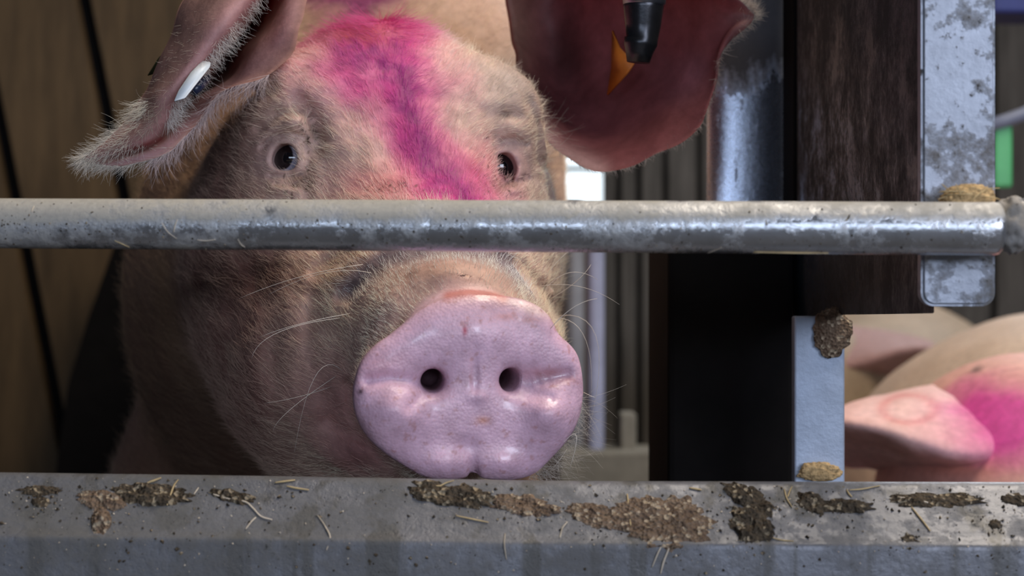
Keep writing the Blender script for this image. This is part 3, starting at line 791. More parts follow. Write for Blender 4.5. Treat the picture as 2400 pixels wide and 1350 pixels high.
chin = hair_object('chin_hair', pr, np.tile(np.array([.8, -.2, -.35]), (n, 1))+rng.normal(size=(n, 3))*.35, .009+.014*rng.random(n), .00008,
                   np.clip(np.tile(np.array([.50, .44, .38]), (n, 1))*(.5+.8*rng.random(n))[:, None], 0, .9), pig, curl=.8, seed=5)
tag(chin, None, None, None, 'stuff')

# ear tags
b = bmesh.new()
def quad_plate(pts, th):
    p = [np.array(q) for q in pts]; nrm_ = np.cross(p[1]-p[0], p[-1]-p[0]); nrm_ /= np.linalg.norm(nrm_)
    m = len(p); vs = [q+nrm_*th/2 for q in p]+[q-nrm_*th/2 for q in p]
    fs = [tuple(range(m)), tuple(range(2*m-1, m-1, -1))]+[(i, i+m, (i+1) % m+m, (i+1) % m) for i in range(m)]
    bb = bmesh.new(); me_ = mesh(vs, fs); bb.from_mesh(me_); bmesh.ops.bevel(bb, geom=bb.edges[:], offset=th*.25, segments=2, affect='EDGES'); return bm_mesh(bb)
tagA = link('ear_tag', quad_plate([P(494,147,1.040), P(492,157,1.038), P(434,230,1.022), P(408,238,1.020), P(418,214,1.026), P(446,172,1.034), P(474,143,1.040)], .0018), M['whiteplastic'], pig)
tagA['label'] = 'white ear tag clipped inside the folded ear'
v_, f_ = tube([P(470,180,1.066), P(474,192,1.068), P(478,204,1.07)], [.0035, .004, .0035], 16)
pin = link('tag_pin', mesh(*tube([P(452,214,1.040), P(464,202,1.045), P(484,184,1.06)], [.0028, .0034, .0026], 16)), M['blueplastic'], tagA)
tagB = link('ear_tag', quad_plate([P(402,108,1.085), P(396,135,1.085), P(378,168,1.084), P(345,178,1.084), P(372,135,1.085)], .0018), M['blackplastic'], pig)
tagB['label'] = 'dark tag stud sticking out behind the folded ear'
tagC = link('ear_tag', quad_plate([P(1436,70,1.19), P(1452,110,1.18), P(1487,148,1.172), P(1470,172,1.172), P(1424,224,1.19), P(1434,160,1.19)], .0018), M['orangeplastic'], pig)
tagC['label'] = 'orange tag in the broad ear'

# ------------------------------------------------------------------ rail with weld
RA = P(-90, 523, .893); RB = P(2330, 536, .834)
RR = .0125*.985
rail = bpy.data.objects.new('rail', None); C.objects.link(rail); rail.location = tuple(RA)
tag(rail, 'round horizontal steel rail crossing in front of the pig, dirty on the left', 'rail')
rail_p = lambda t: RA+(RB-RA)*t
def in_parent(o, par): o.parent = par; o.matrix_parent_inverse = Matrix.Translation(-Vector(par.location)); return o
npt = 120; pts = [rail_p(t) for t in np.linspace(0, 1, npt)]+[rail_p(1)+np.array([.0018, 0, 0]), rail_p(1)+np.array([.0030, 0, 0])]
rads = [RR]*npt+[RR*.96, RR*.84]
in_parent(link('tube', mesh(*tube(pts, rads, 64)), M['rail']), rail)
# weld bead: lumpy ring
b = bmesh.new(); bmesh.ops.create_uvsphere(b, u_segments=48, v_segments=32, radius=1)
wc = P(2372, 528, .836)
for v in b.verts:
    c = v.co.copy(); w_ = np.array(c); k = 1+.22*(float(vnoise(w_[None]*3., 1.3, 5)[0])-.5)+.10*(float(vnoise(w_[None], 7., 6)[0])-.5)
    v.co = Vector((wc[0]+c.x*.0095*k, wc[1]+.001+c.y*.0128*k, wc[2]+c.z*.0134*k))
in_parent(link('weld', bm_mesh(b), M['weld']), rail)
TA = P(2366, 527, .850)
in_parent(link('tube', mesh(*tube([TA, TA+np.array([.10, .004, 0]), TA+np.array([.3, .012, 0])], .0125, 48)), M['rail']), rail)

# ------------------------------------------------------------------ post behind the rail
def rounded_bar(x0, x1, y0, y1, z0, z1, r):
    """bar whose lower corners are rounded, bevelled edges"""
    pts = []
    for k in range(9):
        a = math.pi+math.pi/2*k/8; pts.append((x0+r+r*math.cos(a), z0+r+r*math.sin(a)))
    for k in range(9):
        a = 1.5*math.pi+math.pi/2*k/8; pts.append((x1-r+r*math.cos(a), z0+r+r*math.sin(a)))
    pts += [(x1, z1), (x0, z1)]
    b = bmesh.new(); vs = [b.verts.new((x, y0, z)) for x, z in pts]; f = b.faces.new(vs)
    e = bmesh.ops.extrude_face_region(b, geom=[f]); 
    for g in e['geom']:
        if isinstance(g, bmesh.types.BMVert): g.co.y = y1
    bmesh.ops.recalc_face_normals(b, faces=b.faces)
    bmesh.ops.bevel(b, geom=[e_ for e_ in b.edges if abs(e_.verts[0].co.y-e_.verts[1].co.y) < 1e-6], offset=.0016, segments=3, affect='EDGES')
    return bm_mesh(b)
YP = .857
a = P(2160, 718, YP); c = P(2334, -260, YP)
post = link('upright_bar', rounded_bar(a[0], c[0], YP, YP+.010, a[2], c[2], .0065), M['post'], smooth=False)
tag(post, 'pale galvanised upright bar spattered with mud behind the right end of the rail', 'post')
a = P(2154, 462, YP); c = P(2178, -260, YP)

# straw wedged on the rail in front of the post
def lump(name, cen, rx, ry, rz, mat, seed, amp=.5, flat=None, seg=40):
    b = bmesh.new(); bmesh.ops.create_icosphere(b, subdivisions=5, radius=1)
    V_ = np.array([v.co[:] for v in b.verts])
    k = 1+amp*(fbm(V_*1.0, 1.7, 4, seed)-.5)*2+amp*.45*(vnoise(V_, 9., seed+4)-.5)
    W_ = V_*k[:, None]*np.array([rx, ry, rz])
    for v, w_ in zip(b.verts, W_): v.co = Vector(w_)
    o = link(name, bm_mesh(b), mat); o.location = tuple(cen); return o
def tri_heap(name, pts_uv, Y, depth, mat, seed):
    pass
heap = lump('straw_clump', P(2268, 472, .846), .0135, .008, .0078, M['sawdust'], 12, .30)
for _k in range(16):
    a0 = heap.location+Vector((random.uniform(-.011, .011), -.004+random.uniform(-.003, .001), random.uniform(.000, .006)))
    d0 = Vector((random.uniform(-1, 1), random.uniform(-.4, .2), random.uniform(-.5, .7))).normalized()*random.uniform(.003, .007)
    v_, f_ = tube([np.array(a0-d0), np.array(a0+Vector((0, 0, .0006))), np.array(a0+d0)], [.0002, .00035, .0002], 6)
    in_parent(link('stalk', mesh(v_, f_), M['straw']), heap)
tag(heap, 'golden clump of chopped straw lodged on the rail against the upright bar', 'straw')

# ------------------------------------------------------------------ steel plate, column, drinker and small bar on the right
def steel_plate():
    pts = [(1868,-260),(2176,-260),(2190,600),(2190,732),(1980,738),(1868,742)]
    p = [P(u, v, 1.25+(.875-1.25)*(u-1868)/(2190-1868)) for u, v in pts]
    n_ = len(p); vs = p+[q+np.array([0, .004, 0]) for q in p]
    fs = [tuple(range(n_)), tuple(range(2*n_-1, n_-1, -1))]+[(i, i+n_, (i+1) % n_+n_, (i+1) % n_) for i in range(n_)]
    bb = bmesh.new(); bb.from_mesh(mesh(vs, fs)); bmesh.ops.bevel(bb, geom=bb.edges[:], offset=.0006, segments=2, affect='EDGES'); return bm_mesh(bb)
feeder = bpy.data.objects.new('feeder', None); C.objects.link(feeder); feeder.location = tuple(P(1720, 1500, 1.03))
tag(feeder, 'tall dark stainless feeder with a rounded shiny corner and a flat plate', 'feeder')
in_parent(link('side_plate', steel_plate(), M['plate'], smooth=False), feeder)
Yc = 1.31
xc = P(1762, 0, Yc)[0]; rc = (1870-1655)/2*K*Yc
zt = P(0, -330, Yc)[2]; zb = P(0, 530, Yc)[2]
pts = [np.array([xc, Yc, z]) for z in np.linspace(zb, zt, 40)]
_v, _f = tube(pts, rc, 72); _c = np.array([xc, Yc, 0]); _a = math.radians(8)
_v = [np.array([xc+(q-_c)[0]*math.cos(_a)-(q-_c)[1]*.38*math.sin(_a), Yc+(q-_c)[0]*math.sin(_a)+(q-_c)[1]*.38*math.cos(_a), q[2]]) for q in _v]
col_mesh = mesh(_v, _f)
in_parent(link('rounded_column', col_mesh, M['column']), feeder)['label'] = 'shiny rounded stainless column'
sm = box(P(1860,0,1.25)[0], P(1884,0,1.25)[0], 1.25, 1.30, .05, zt, .001)
in_parent(link('seam', sm, M['joint'], smooth=False), feeder)
a = P(1862, 1240, 1.13); c = P(1980, 741, 1.13)
sb = link('feeder_leg', box(a[0], c[0], 1.13, 1.142, .02, c[2], .0012), M['bluebar'], smooth=False)
bx = link('feeder_box', box(P(1566,0,1.22)[0], P(1862,0,1.22)[0], 1.22, 1.40, .02, P(0, 520, 1.22)[2], .004), M['joint'], smooth=False)
in_parent(bx, feeder)
in_parent(sb, feeder); sb['label'] = 'clean pale blue steel strip below the plate'

dr = bpy.data.objects.new('drinker_pipe', None); C.objects.link(dr); dr.location = tuple(P(1505, -250, 1.09))
tag(dr, 'dark steel drinker pipe hanging in front of the broad red ear', 'pipe')
pp = [(1510,-420,48),(1509,-5,50),(1508,20,47),(1507,60,42),(1505,92,37),(1502,98,40),(1500,108,38),(1498,125,32),(1496,146,27)]
in_parent(link('nozzle', mesh(*tube([P(u, v, 1.09) for u, v, r in pp[1:]], [r*K*1.09 for u, v, r in pp[1:]], 40)), M['darksteel']), dr)
in_parent(link('collar', mesh(*tube([P(1510, v, 1.09) for v in (-420, -60, -8, 10, 16)], [r*K*1.09 for r in (52, 52, 52, 50, 44)], 40)), M['bandsteel']), dr)['label'] = 'lighter steel collar'

# ------------------------------------------------------------------ trough ledge
def ledge_mesh():
    us = np.linspace(-200, 2600, 57)
    prof = []  # (dv offset from top line, Y)
    top = np.interp(us, [-200, 0, 600, 1300, 2400, 2600], [1106, 1109, 1117, 1129, 1132, 1132.5])
    k = np.exp(-.5*(np.arange(-4, 5)/2.)**2); k /= k.sum(); top = np.convolve(np.pad(top, 4, 'edge'), k, 'valid')
    fold = np.interp(us, [-200, 0, 600, 1300, 2400, 2600], [1256, 1258, 1264, 1275, 1281, 1282])
    fold = np.convolve(np.pad(fold, 4, 'edge'), k, 'valid')
    rows = []
    for u, t, f in zip(us, top, fold):
        zt_ = P(u, t, .893)[2]; X = lambda Y: P(u, t, .893)[0]
        zf = P(u, f, .862)[2]
        r = [(.9035, zt_-.30), (.9035, zt_-.010), (.9030, zt_-.003), (.9005, zt_-.0006), (.897, zt_), (.8935, zt_-.0004), (.8905, zt_-.0018), (.889, zt_-.0035)]
        for s in np.linspace(.15, .93, 8): r.append((.889+(.8635-.889)*s, (zt_-.0035)+(zf-(zt_-.0035))*s))
        r += [(.8628, zf+.0008), (.8620, zf-.0006), (.8618, zf-.0025), (.8618, zf-.02), (.8618, zf-.30)]
        rows.append([(X(.893), yy, zz) for yy, zz in r])
    nr_ = len(rows[0]); vs = [p for r in rows for p in r]; fs = []
    for i in range(len(rows)-1):
        for j in range(nr_-1): fs.append((i*nr_+j, (i+1)*nr_+j, (i+1)*nr_+j+1, i*nr_+j+1))
        fs.append((i*nr_+nr_-1, (i+1)*nr_+nr_-1, (i+1)*nr_, i*nr_))
    fs.append(tuple(range(nr_))); fs.append(tuple((len(rows)-1)*nr_+j for j in range(nr_-1, -1, -1)))
    bb = bmesh.new(); bb.from_mesh(mesh(vs, fs)); return bm_mesh(bb), us, top, fold
lm, l_us, l_top, l_fold = ledge_mesh()
ledge = link('trough_edge', lm, M['ledge'])
tag(ledge, 'grey steel trough edge with a sloping lip along the bottom, smeared with mud and straw', 'trough')
def ledge_pt(u, v, off=0.):
    """point on the sloping lip or front face seen at (u, v)"""
    t = float(np.interp(u, l_us, l_top)); f = float(np.interp(u, l_us, l_fold))
    zt_ = P(u, t, .893)[2]-.0035; zf = P(u, f, .862)[2]
    if v >= f: return P(u, v, .8618-off)
    # intersect ray with line (Y,z) from (.889,zt) to (.8635,zf)
    ky = (675-v)*K; dy = .8635-.889; dz = zf-zt_
    s = (zt_-ZC-ky*.889)/(ky*dy-dz); s = min(max(s, -.2), 1.)
    Y = .889+dy*s; nrm_ = np.array([0, -dz*-1, 0]); nv = np.array([0, dz, -dy]); nv = nv/np.linalg.norm(nv)
    return P(u, v, Y)+nv*off*(1 if nv[1] < 0 else -1)

def smear(name, cu, cv, ru, rv, ang, mat, seed, h=.0022, label=None):
    """irregular flattened cake of mud lying on the lip: a height patch over an irregular outline"""
    n_r, n_t = 16, 84; a = math.radians(ang); vs = []; fs = []
    cuts = [.2+.9*float(fbm(np.array([[math.cos(t)*1.3, math.sin(t)*1.3, seed]]), 3.4, 4, seed)[0])+.16*(random.random()-.5) for t in np.linspace(0, 2*math.pi, n_t, endpoint=False)]
    for i in range(n_r+1):
        for j in range(n_t):
            t = 2*math.pi*j/n_t; k = i/n_r*(.5+.85*cuts[j])
            du, dv = ru*k*math.cos(t), rv*k*math.sin(t)
            u = cu+du*math.cos(a)-dv*math.sin(a); v = cv+du*math.sin(a)+dv*math.cos(a)
            hh = h*math.sqrt(max(0, 1-(i/n_r)**3))
            q = ledge_pt(u, v); nz = float(fbm(q[None], 420, 3, seed)[0]); nz2 = float(vnoise(q[None], 190, seed+2)[0])
            vs.append(ledge_pt(u, v, hh*(.15+1.1*nz*nz2*2.2)-.0003 if i < n_r else -.0006))
    for i in range(n_r):
        for j in range(n_t):
            fs.append((i*n_t+j, i*n_t+(j+1) % n_t, (i+1)*n_t+(j+1) % n_t, (i+1)*n_t+j))
    o = link(name, mesh(vs, fs), mat); bb = bmesh.new(); bb.from_mesh(o.data); bmesh.ops.remove_doubles(bb, verts=bb.verts, dist=1e-6); bmesh.ops.recalc_face_normals(bb, faces=bb.faces)
    bb.to_mesh(o.data); bb.free(); tag(o, label, 'mud', 'mud patches on the trough edge'); return o
MUD = [
 (350,1160,95,26,2,'mud',1,.0026,'long dark brown mud patch, leftmost large one on the trough edge'),
 (235,1172,58,22,8,'drymud',2,.0020,'reddish brown mud smear at the left end of the long dark patch'),
 (236,1220,22,36,0,'drymud',3,.0028,'pale pinkish drip of dried mud hanging below the left smear'),
 (92,1150,50,12,0,'mud',4,.0012,'thin brown mud streak at the far left of the trough edge'),
 (95,1178,22,12,0,'mud',5,.0014,'small brown mud crumb near the far left end of the trough edge'),
 (545,1164,52,15,10,'mud',6,.0022,'dark mud strip beside the forked twig of straw'),
 (1060,1160,95,28,8,'mud',7,.0030,'dark mud cake just below the middle of the pig snout'),
 (1230,1185,80,24,10,'drymud',8,.0020,'pale crumbly mud streak right of the dark cake under the snout'),
 (1400,1210,75,26,14,'drymud',9,.0022,'brown mud streak between the pale crumbs and the broad patch'),
 (1555,1222,112,62,8,'drymud',10,.0026,'broadest brown mud patch on the trough edge, right of centre'),
 (1757,1170,62,24,28,'mud',11,.0034,'dark slanting mud lump above the round one'),
 (1762,1232,56,38,25,'mud',12,.0042,'thick round dark mud lump right of the broad patch'),
 (1905,1180,38,22,20,'mud',13,.0030,'dark mud knob at the left end of the long crumb line'),
 (1975,1187,70,15,3,'mud',14,.0026,'dark sausage shaped mud strip left of the white splinter'),
 (2190,1172,110,18,0,'mud',15,.0016,'thin dark mud line near the right end of the trough edge'),
 (2385,1172,40,14,5,'mud',16,.0018,'mud crumb at the far right edge of the trough edge'),
 (2130,1262,16,10,0,'mud',17,.0016,'tiny mud speck on the lip, lower right'),
 (2332,1228,14,11,0,'mud',18,.0018,'small round mud speck near the right end'),
]
for (cu, cv, ru, rv, an, mt, sd, h, lb) in MUD: smear('mud_patch', cu, cv, ru, rv, an, M[mt], sd, h, lb)

mc = lump('mud_patch', P(1950, 778, 1.128), .0110, .0022, .0150, M['drymud'], 21, .35)
tag(mc, 'grey mud lump stuck on the upper corner of the clean pale strip under the plate', 'mud', 'mud patches on the feeder leg')
mc = lump('mud_patch', P(1920, 1108, 1.126), .0130, .0030, .0060, M['sawdust'], 22, .45)
tag(mc, 'brown crumbly mud at the foot of the clean pale strip', 'mud', 'mud patches on the feeder leg')
# straws: pixel polylines on the lip
STR = [
 ([(392,1186),(400,1162),(408,1140),(418,1126)], 3.2, 'straw', 'pale upright straw stalk right of the long dark mud patch'),
 ([(345,1134),(362,1128),(378,1122)], 4, 'straw', 'yellow straw flake above the long dark mud patch'),
 ([(645,1133),(668,1130),(692,1127)], 3.4, 'straw', 'yellow straw bit, upper of the pair left of the snout'),
 ([(672,1141),(695,1146),(724,1150)], 3.4, 'straw', 'yellow straw bit, lower of the pair left of the snout'),
 ([(500,1160),(540,1172),(575,1178),(592,1192),(612,1212),(638,1220)], 3.4, 'palestraw', 'long bent twig of straw beside the dark mud strip'),
 ([(600,1214),(588,1226),(576,1242)], 3., 'palestraw', 'short forked end below the bent twig of straw'),
 ([(455,1160),(462,1150),(466,1144)], 2.4, 'palestraw', 'tiny pale splinter between the upright stalk and the twig'),
 ([(745,1210),(762,1235),(774,1262),(765,1290)], 2.6, 'palestraw', 'thin grass blade running over the fold, left of the snout'),
 ([(1068,1210),(1105,1218),(1145,1226)], 2.8, 'straw', 'thin straw below the dark mud cake under the snout'),
 ([(1184,1252),(1182,1275),(1187,1312)], 2.2, 'palestraw', 'thin pale fibre hanging over the fold below the snout'),
 ([(1030,1142),(1045,1134),(1064,1128)], 3., 'straw', 'pale straw lying across the rim under the snout'),
 ([(1008,1138),(1020,1141),(1034,1140)], 3., 'straw', 'short straw at the rim left of the snout notch'),
 ([(1470,1160),(1474,1195),(1478,1235)], 3.6, 'straw', 'upright straw stub at the left side of the broad mud patch'),
 ([(1312,1262),(1318,1240),(1330,1225)], 3., 'palestraw', 'pale splinter below the brown mud streak'),
 ([(1562,1262),(1545,1290),(1528,1330)], 2.6, 'palestraw', 'hanging fibre, left of the two below the broad patch'),
 ([(1568,1285),(1556,1315),(1548,1345)], 3.4, 'palestraw', 'hanging wider fibre, right of the two below the broad patch'),
 ([(1615,1145),(1632,1148),(1644,1150)], 3.6, 'straw', 'golden straw flake near the rim right of the broad patch'),
 ([(1838,1148),(1844,1170),(1856,1190)], 2.8, 'straw', 'upright straw, left blade of the vee near the round mud lump'),
 ([(1856,1142),(1850,1155),(1846,1166)], 2.6, 'straw', 'short straw, right blade of the vee near the round mud lump'),
 ([(1990,1150),(2020,1148),(2062,1140)], 2.6, 'straw', 'thin golden straw along the rim under the pale strip'),
 ([(1984,1150),(1990,1160),(1996,1166)], 3.6, 'straw', 'small golden flake at the end of the thin straw'),
 ([(2108,1168),(2140,1172),(2175,1180)], 4., 'palestraw', 'white splinter lying on the dark mud line'),
 ([(2136,1190),(2160,1220),(2180,1246)], 3.2, 'straw', 'slanting straw hanging below the white splinter'),
 ([(2362,1158),(2380,1166),(2400,1176)], 4., 'palestraw', 'white splinter at the far right end of the trough edge'),
 ([(1810,1262),(1835,1268),(1860,1270)], 2.6, 'straw', 'small straw tail beside the round dark mud lump'),
]
def stalk(name, pts3, rad, mat, label, group):
    P3 = catmull(np.array(pts3), max(8, len(pts3)*6)); k = np.linspace(0, 1, len(P3))
    v_, f_ = tube(list(P3), list(rad*(1-.35*np.abs(2*k-1)**2)), 8)
    o = link(name, mesh(v_, f_), M[mat]); tag(o, label, 'straw', group); return o
for pl, wd, mt, lb in STR:
    stalk('straw', [ledge_pt(u, v, wd*.25*K*.88+.0004) for u, v in pl], wd*.68*K*.88, mt, lb, 'loose straws on the trough edge')
# crumbs nobody could count: one object
vs = []; fs = []
def crumb(q, s):
    global vs, fs
    o_ = len(vs); rr = rng.normal(size=(6, 3))*.25
    for k, d in enumerate([(1, 0, 0), (-1, 0, 0), (0, 1, 0), (0, -1, 0), (0, 0, 1), (0, 0, -1)]): vs.append(q+(np.array(d)+rr[k])*s)
    for f in [(0, 2, 4), (2, 1, 4), (1, 3, 4), (3, 0, 4), (2, 0, 5), (1, 2, 5), (3, 1, 5), (0, 3, 5)]: fs.append(tuple(i+o_ for i in f))
crumb_sets = {'mud': [], 'palestraw': []}
for mt, cnt in (('mud', 1300), ('palestraw', 900)):
    vs = []; fs = []
    for _ in range(cnt):
        if rng.random() < .6:
            m_ = MUD[rng.integers(len(MUD))]; u = m_[0]+rng.normal()*m_[2]*1.3; v = m_[1]+rng.normal()*m_[3]*1.3+6
        else: u = rng.uniform(-20, 2420); v = rng.uniform(1135, 1345)
        v = max(v, float(np.interp(u, l_us, l_top))+10)
        if v > 1345: continue
        crumb(ledge_pt(u, v, .0002), (.0002+.0009*rng.random()**4)*(1 if mt == 'mud' else .6))
    o = link('mud_crumbs' if mt == 'mud' else 'chaff', mesh(vs, fs), M[mt], smooth=False)
    tag(o, 'dark mud crumbs scattered over the trough edge' if mt == 'mud' else 'pale chaff flecks scattered over the trough edge', 'dirt', None, 'stuff')
# bits stuck on the rail
def rail_pt(u, v, off=0.):
    t = (u+90)/(2330+90); c = rail_p(t); s = np.clip((525-v)/60., -.97, .97); a = math.asin(s)
    return c+np.array([0, -math.cos(a), math.sin(a)])*(RR+off)
vs = []; fs = []
for _ in range(1100):
    u = 2330*rng.random()**1.5; v = rng.choice([rng.normal(555, 18), rng.uniform(466, 585), rng.normal(530, 8)])
    if not 468 < v < 585: continue
    crumb(rail_pt(u, v, 0), .00015+.0006*rng.random()**4)
tag(link('mud_crumbs', mesh(vs, fs), M['mud'], smooth=False), 'dark mud crumbs stuck along the round rail', 'dirt', None, 'stuff')
RST = [([(418,524),(432,545),(452,560)], 2.2, 'palestraw', 'curved pale straw stuck on the left part of the rail'),
       ([(446,545),(450,528),(455,516)], 3.2, 'palestraw', 'short upright straw beside the curved one on the rail'),
       ([(500,562),(520,564),(545,561)], 2.6, 'palestraw', 'flat straw low on the rail right of the curved one'),
       ([(598,560),(604,572),(612,578)], 2.4, 'palestraw', 'small bent straw low on the rail under the pig eye'),
       ([(300,565),(316,572),(332,580)], 2., 'straw', 'thin straw along the underside of the rail, left'),
       ([(1792,581),(1880,582),(1960,582)], 3., 'straw', 'long thin straw line along the underside of the rail, right'),
       ([(1690,584),(1704,578),(1718,571)], 2., 'palestraw', 'fine straw left of the long line under the rail'),
       ([(786,520),(789,514),(792,530)], 2.2, 'mud', 'dark husk on the rail below the forehead'),
       ([(1990,512),(1997,506),(2001,498)], 4., 'mud', 'dark husk on the shiny right part of the rail'),
       ([(100,500),(102,492),(104,486)], 2.2, 'palestraw', 'tiny pale straw on the far left of the rail')]
for pl, wd, mt, lb in RST:
    stalk('straw', [rail_pt(u, v, .0003) for u, v in pl], wd*.5*K*.86, mt, lb, 'loose straws on the rail')

# ------------------------------------------------------------------ second and third pig
def pig2_sdf(p):
    W = p
    h = P(2448, 1200, 1.53)
    d = ell(p, h, (.105, .115, .112))
    d = smin(d, cap(p, h+np.array([0, -.02, -.02]), h+np.array([-.01, -.20, -.12]), .085, .045), .03)
    d = smin(d, ell(p, h+np.array([-.01, -.215, -.13]), (.050, .02, .042)), .01)
    d = smin(d, ell(p, h+np.array([-.06, -.03, -.06]), (.055, .09, .07)), .03)
    d = smin(d, ell(p, h+np.array([.05, -.03, -.06]), (.055, .09, .07)), .03)
    c = P(2530, 1330, 2.0)
    d = smin(d, cap(p, h+np.array([0, .06, 0]), c+np.array([0, -.25, 0]), .13, .2), .05)
    d = smin(d, ell(p, c, (.285, .50, .285)), .06)
    for sx in (-1, 1):
        for yy in (-.36, .34):
            a = np.array([c[0]+sx*.16, c[1]+yy, .22]); b = np.array([c[0]+sx*.20, c[1]+yy-.08, .07]); e = np.array([c[0]+sx*.20, c[1]+yy-.28, .045])
            d = smin(d, cap(p, a, b, .08, .05), .04); d = smin(d, cap(p, b, e, .042, .03), .02)
    d = d-.004*(vnoise(p, 20., 9)-.5)
    return d
h2 = P(2448, 1200, 1.53); c2 = P(2530, 1330, 2.0)
gx = grid_axis([(c2[0]-.34, h2[0]-.15, .02), (h2[0]-.15, h2[0]+.15, .008), (h2[0]+.15, c2[0]+.34, .02)])
gy = grid_axis([(h2[1]-.28, h2[1]+.15, .008), (h2[1]+.15, c2[1]+.56, .024)])
gz = grid_axis([(.0, .30, .02), (.30, .66, .008)])
V2, F2 = surface_nets(pig2_sdf, gx, gy, gz); V2 = project(pig2_sdf, V2, 2)
u, v = UV(V2); n = fbm(V2, 25, 3, 5)
c = np.tile(np.array([.62, .47, .36]), (len(V2), 1))*(.85+.3*n)[:, None]
fr = (V2[:, 1] < 1.62).astype(float)
c = lerp(c, fr*.8, (.72, .36, .32)); c = lerp(c, fr*gauss(u, v, 2250, 1090, 110, 40), (.70, .26, .20))
c = lerp(c, fr*np.clip(1.6-np.hypot((u-2350)/115, (v-985)/85)+(n-.5), 0, 1)*.95, (.62, .05, .30))
sp = np.clip((vnoise(V2, 60., 77)-.86)*14, 0, 1); c = lerp(c, sp*.8, (.08, .05, .04))
E2 = [
 [(2420,880,1.58),(2400,930,1.52),(2400,1000,1.49),(2390,1060,1.50),(2370,1110,1.56)],
 [(2300,889,1.60),(2290,945,1.52),(2290,1045,1.455),(2290,1085,1.47),(2240,1110,1.58)],
 [(2180,903,1.60),(2170,950,1.51),(2165,1035,1.45),(2150,1075,1.49),(2110,1110,1.60)],
 [(2070,925,1.59),(2060,955,1.51),(2055,1006,1.46),(2050,1045,1.52),(2040,1100,1.60)],
 [(1975,952,1.57),(1970,968,1.51),(1965,995,1.48),(1965,1035,1.53),(1970,1090,1.60)],
 [(1900,1000,1.53),(1898,1005,1.52),(1896,1012,1.515),(1897,1025,1.52),(1900,1040,1.53)]]
ev, ef, A2, B2, n2_ = ear_sheet(E2, 40, 40, .004, .001, 8)
eu, evv = UV(ev); ne = fbm(ev, 30, 3, 6)
ce = np.tile(np.array([.80, .50, .47]), (len(ev), 1))*(.9+.2*ne)[:, None]
ring = np.exp(-((np.hypot((eu-2130)/62, (evv-958)/32)-1)/.22)**2); ce = lerp(ce, ring*.7, (.60, .17, .15))
ce = lerp(ce, np.clip(1.45-np.hypot((eu-2350)/120, (evv-985)/80)+(ne-.5), 0, 1), (.62, .05, .30)); ce = lerp(ce, np.clip(1.7-np.hypot((eu-2330)/130, (evv-1000)/80), 0, 1)*.4, (.75, .22, .42))
E3 = [[(u_+2*(2470-u_), v_+5, y_) for (u_, v_, y_) in r] for r in E2]
ev3, ef3, *_ = ear_sheet(E3, 30, 30, .004, .001, 12)
ce3 = np.tile(np.array([.72, .42, .38]), (len(ev3), 1))
allv = np.concatenate([V2, ev, ev3])
def far_pig_mesh(VV, CC):
    m_ = mesh(VV, [tuple(f) for f in F2]+[tuple(f) for f in ef+len(V2)]+[tuple(f) for f in ef3+len(V2)+len(ev)])
    a_ = m_.color_attributes.new('skin', 'FLOAT_COLOR', 'POINT'); a_.data.foreach_set('color', np.concatenate([CC, np.ones((len(VV), 1))], 1).ravel())
    w_ = m_.color_attributes.new('wet', 'FLOAT_COLOR', 'POINT'); w_.data.foreach_set('color', np.zeros(len(VV)*4))
    return m_
pig2 = link('pig', far_pig_mesh(allv, np.concatenate([c, ce, ce3])), M['skin'])
tag(pig2, 'blurred cream pig lying low at the right, magenta dye on its head', 'pig', 'pigs in the pen')
for s in (-1, 1):
    b = bmesh.new(); bmesh.ops.create_uvsphere(b, u_segments=20, v_segments=12, radius=.013)
    e = link('eye', bm_mesh(b), M['blueplastic'], pig2); e.location = tuple(h2+np.array([s*.068, -.088, -.01]))
pig3 = link('pig', far_pig_mesh(allv, np.concatenate([np.tile(np.array([.40, .30, .20]), (len(V2), 1))*(.8+.4*n)[:, None], ce*.6, ce3*.6])), M['skin'])
tag(pig3, 'dull tan back of a pig lying behind the dyed cream pig at the right', 'pig', 'pigs in the pen')
pig3.location = (-.03, 1.12, .025)

# ------------------------------------------------------------------ setting
def plank_wall(name, us, Y, vtop, vbot, mat, tilt, depth=.02, gap=5, parent_=None):
    """one wall of upright boards: a dark backing with proud boards; us are the joint positions at v=0"""
    b = bmesh.new()
    for a_, b_ in zip(us[:-1], us[1:]):
        q = []
        for (u_, v_) in ((a_+gap, vtop), (b_-gap, vtop), (b_-gap, vbot), (a_+gap, vbot)):
            q.append(P(u_+tilt*v_, v_, Y))
        vs_ = [b.verts.new(x_) for x_ in q]+[b.verts.new(x_+np.array([0, depth, 0])) for x_ in q]
        for f in ((0, 1, 2, 3), (7, 6, 5, 4), (0, 4, 5, 1), (1, 5, 6, 2), (2, 6, 7, 3), (3, 7, 4, 0)): b.faces.new([vs_[i] for i in f])
    bmesh.ops.recalc_face_normals(b, faces=b.faces)
    bmesh.ops.bevel(b, geom=b.edges[:], offset=.002, segments=2, affect='EDGES')
    me_ = bm_mesh(b)
    me2 = box(P(us[0], 0, Y)[0], P(us[-1]+abs(tilt)*900, 0, Y)[0], Y+depth*.8, Y+depth*1.6, 0, 2.2)
    bb = bmesh.new(); bb.from_mesh(me_); n0 = len(bb.faces); bb.from_mesh(me2)
    bb.faces.ensure_lookup_table()
    for f in bb.faces[n0:]: f.material_index = 1
    bb.to_mesh(me_); bb.free()
    o = link(name, me_, [mat, M['joint']], smooth=False); o['kind'] = 'structure'; return o
plank_wall('wall_left', [-570,-315,-60,195,455,700], 2.75, -1500, 1750, M['board'], .20, .03, 17)
plank_wall('wall_back', [-100,150,420,700,960,1120,1255], 3.1, -1400, 1700, M['backboard'], 0, .03, 6)
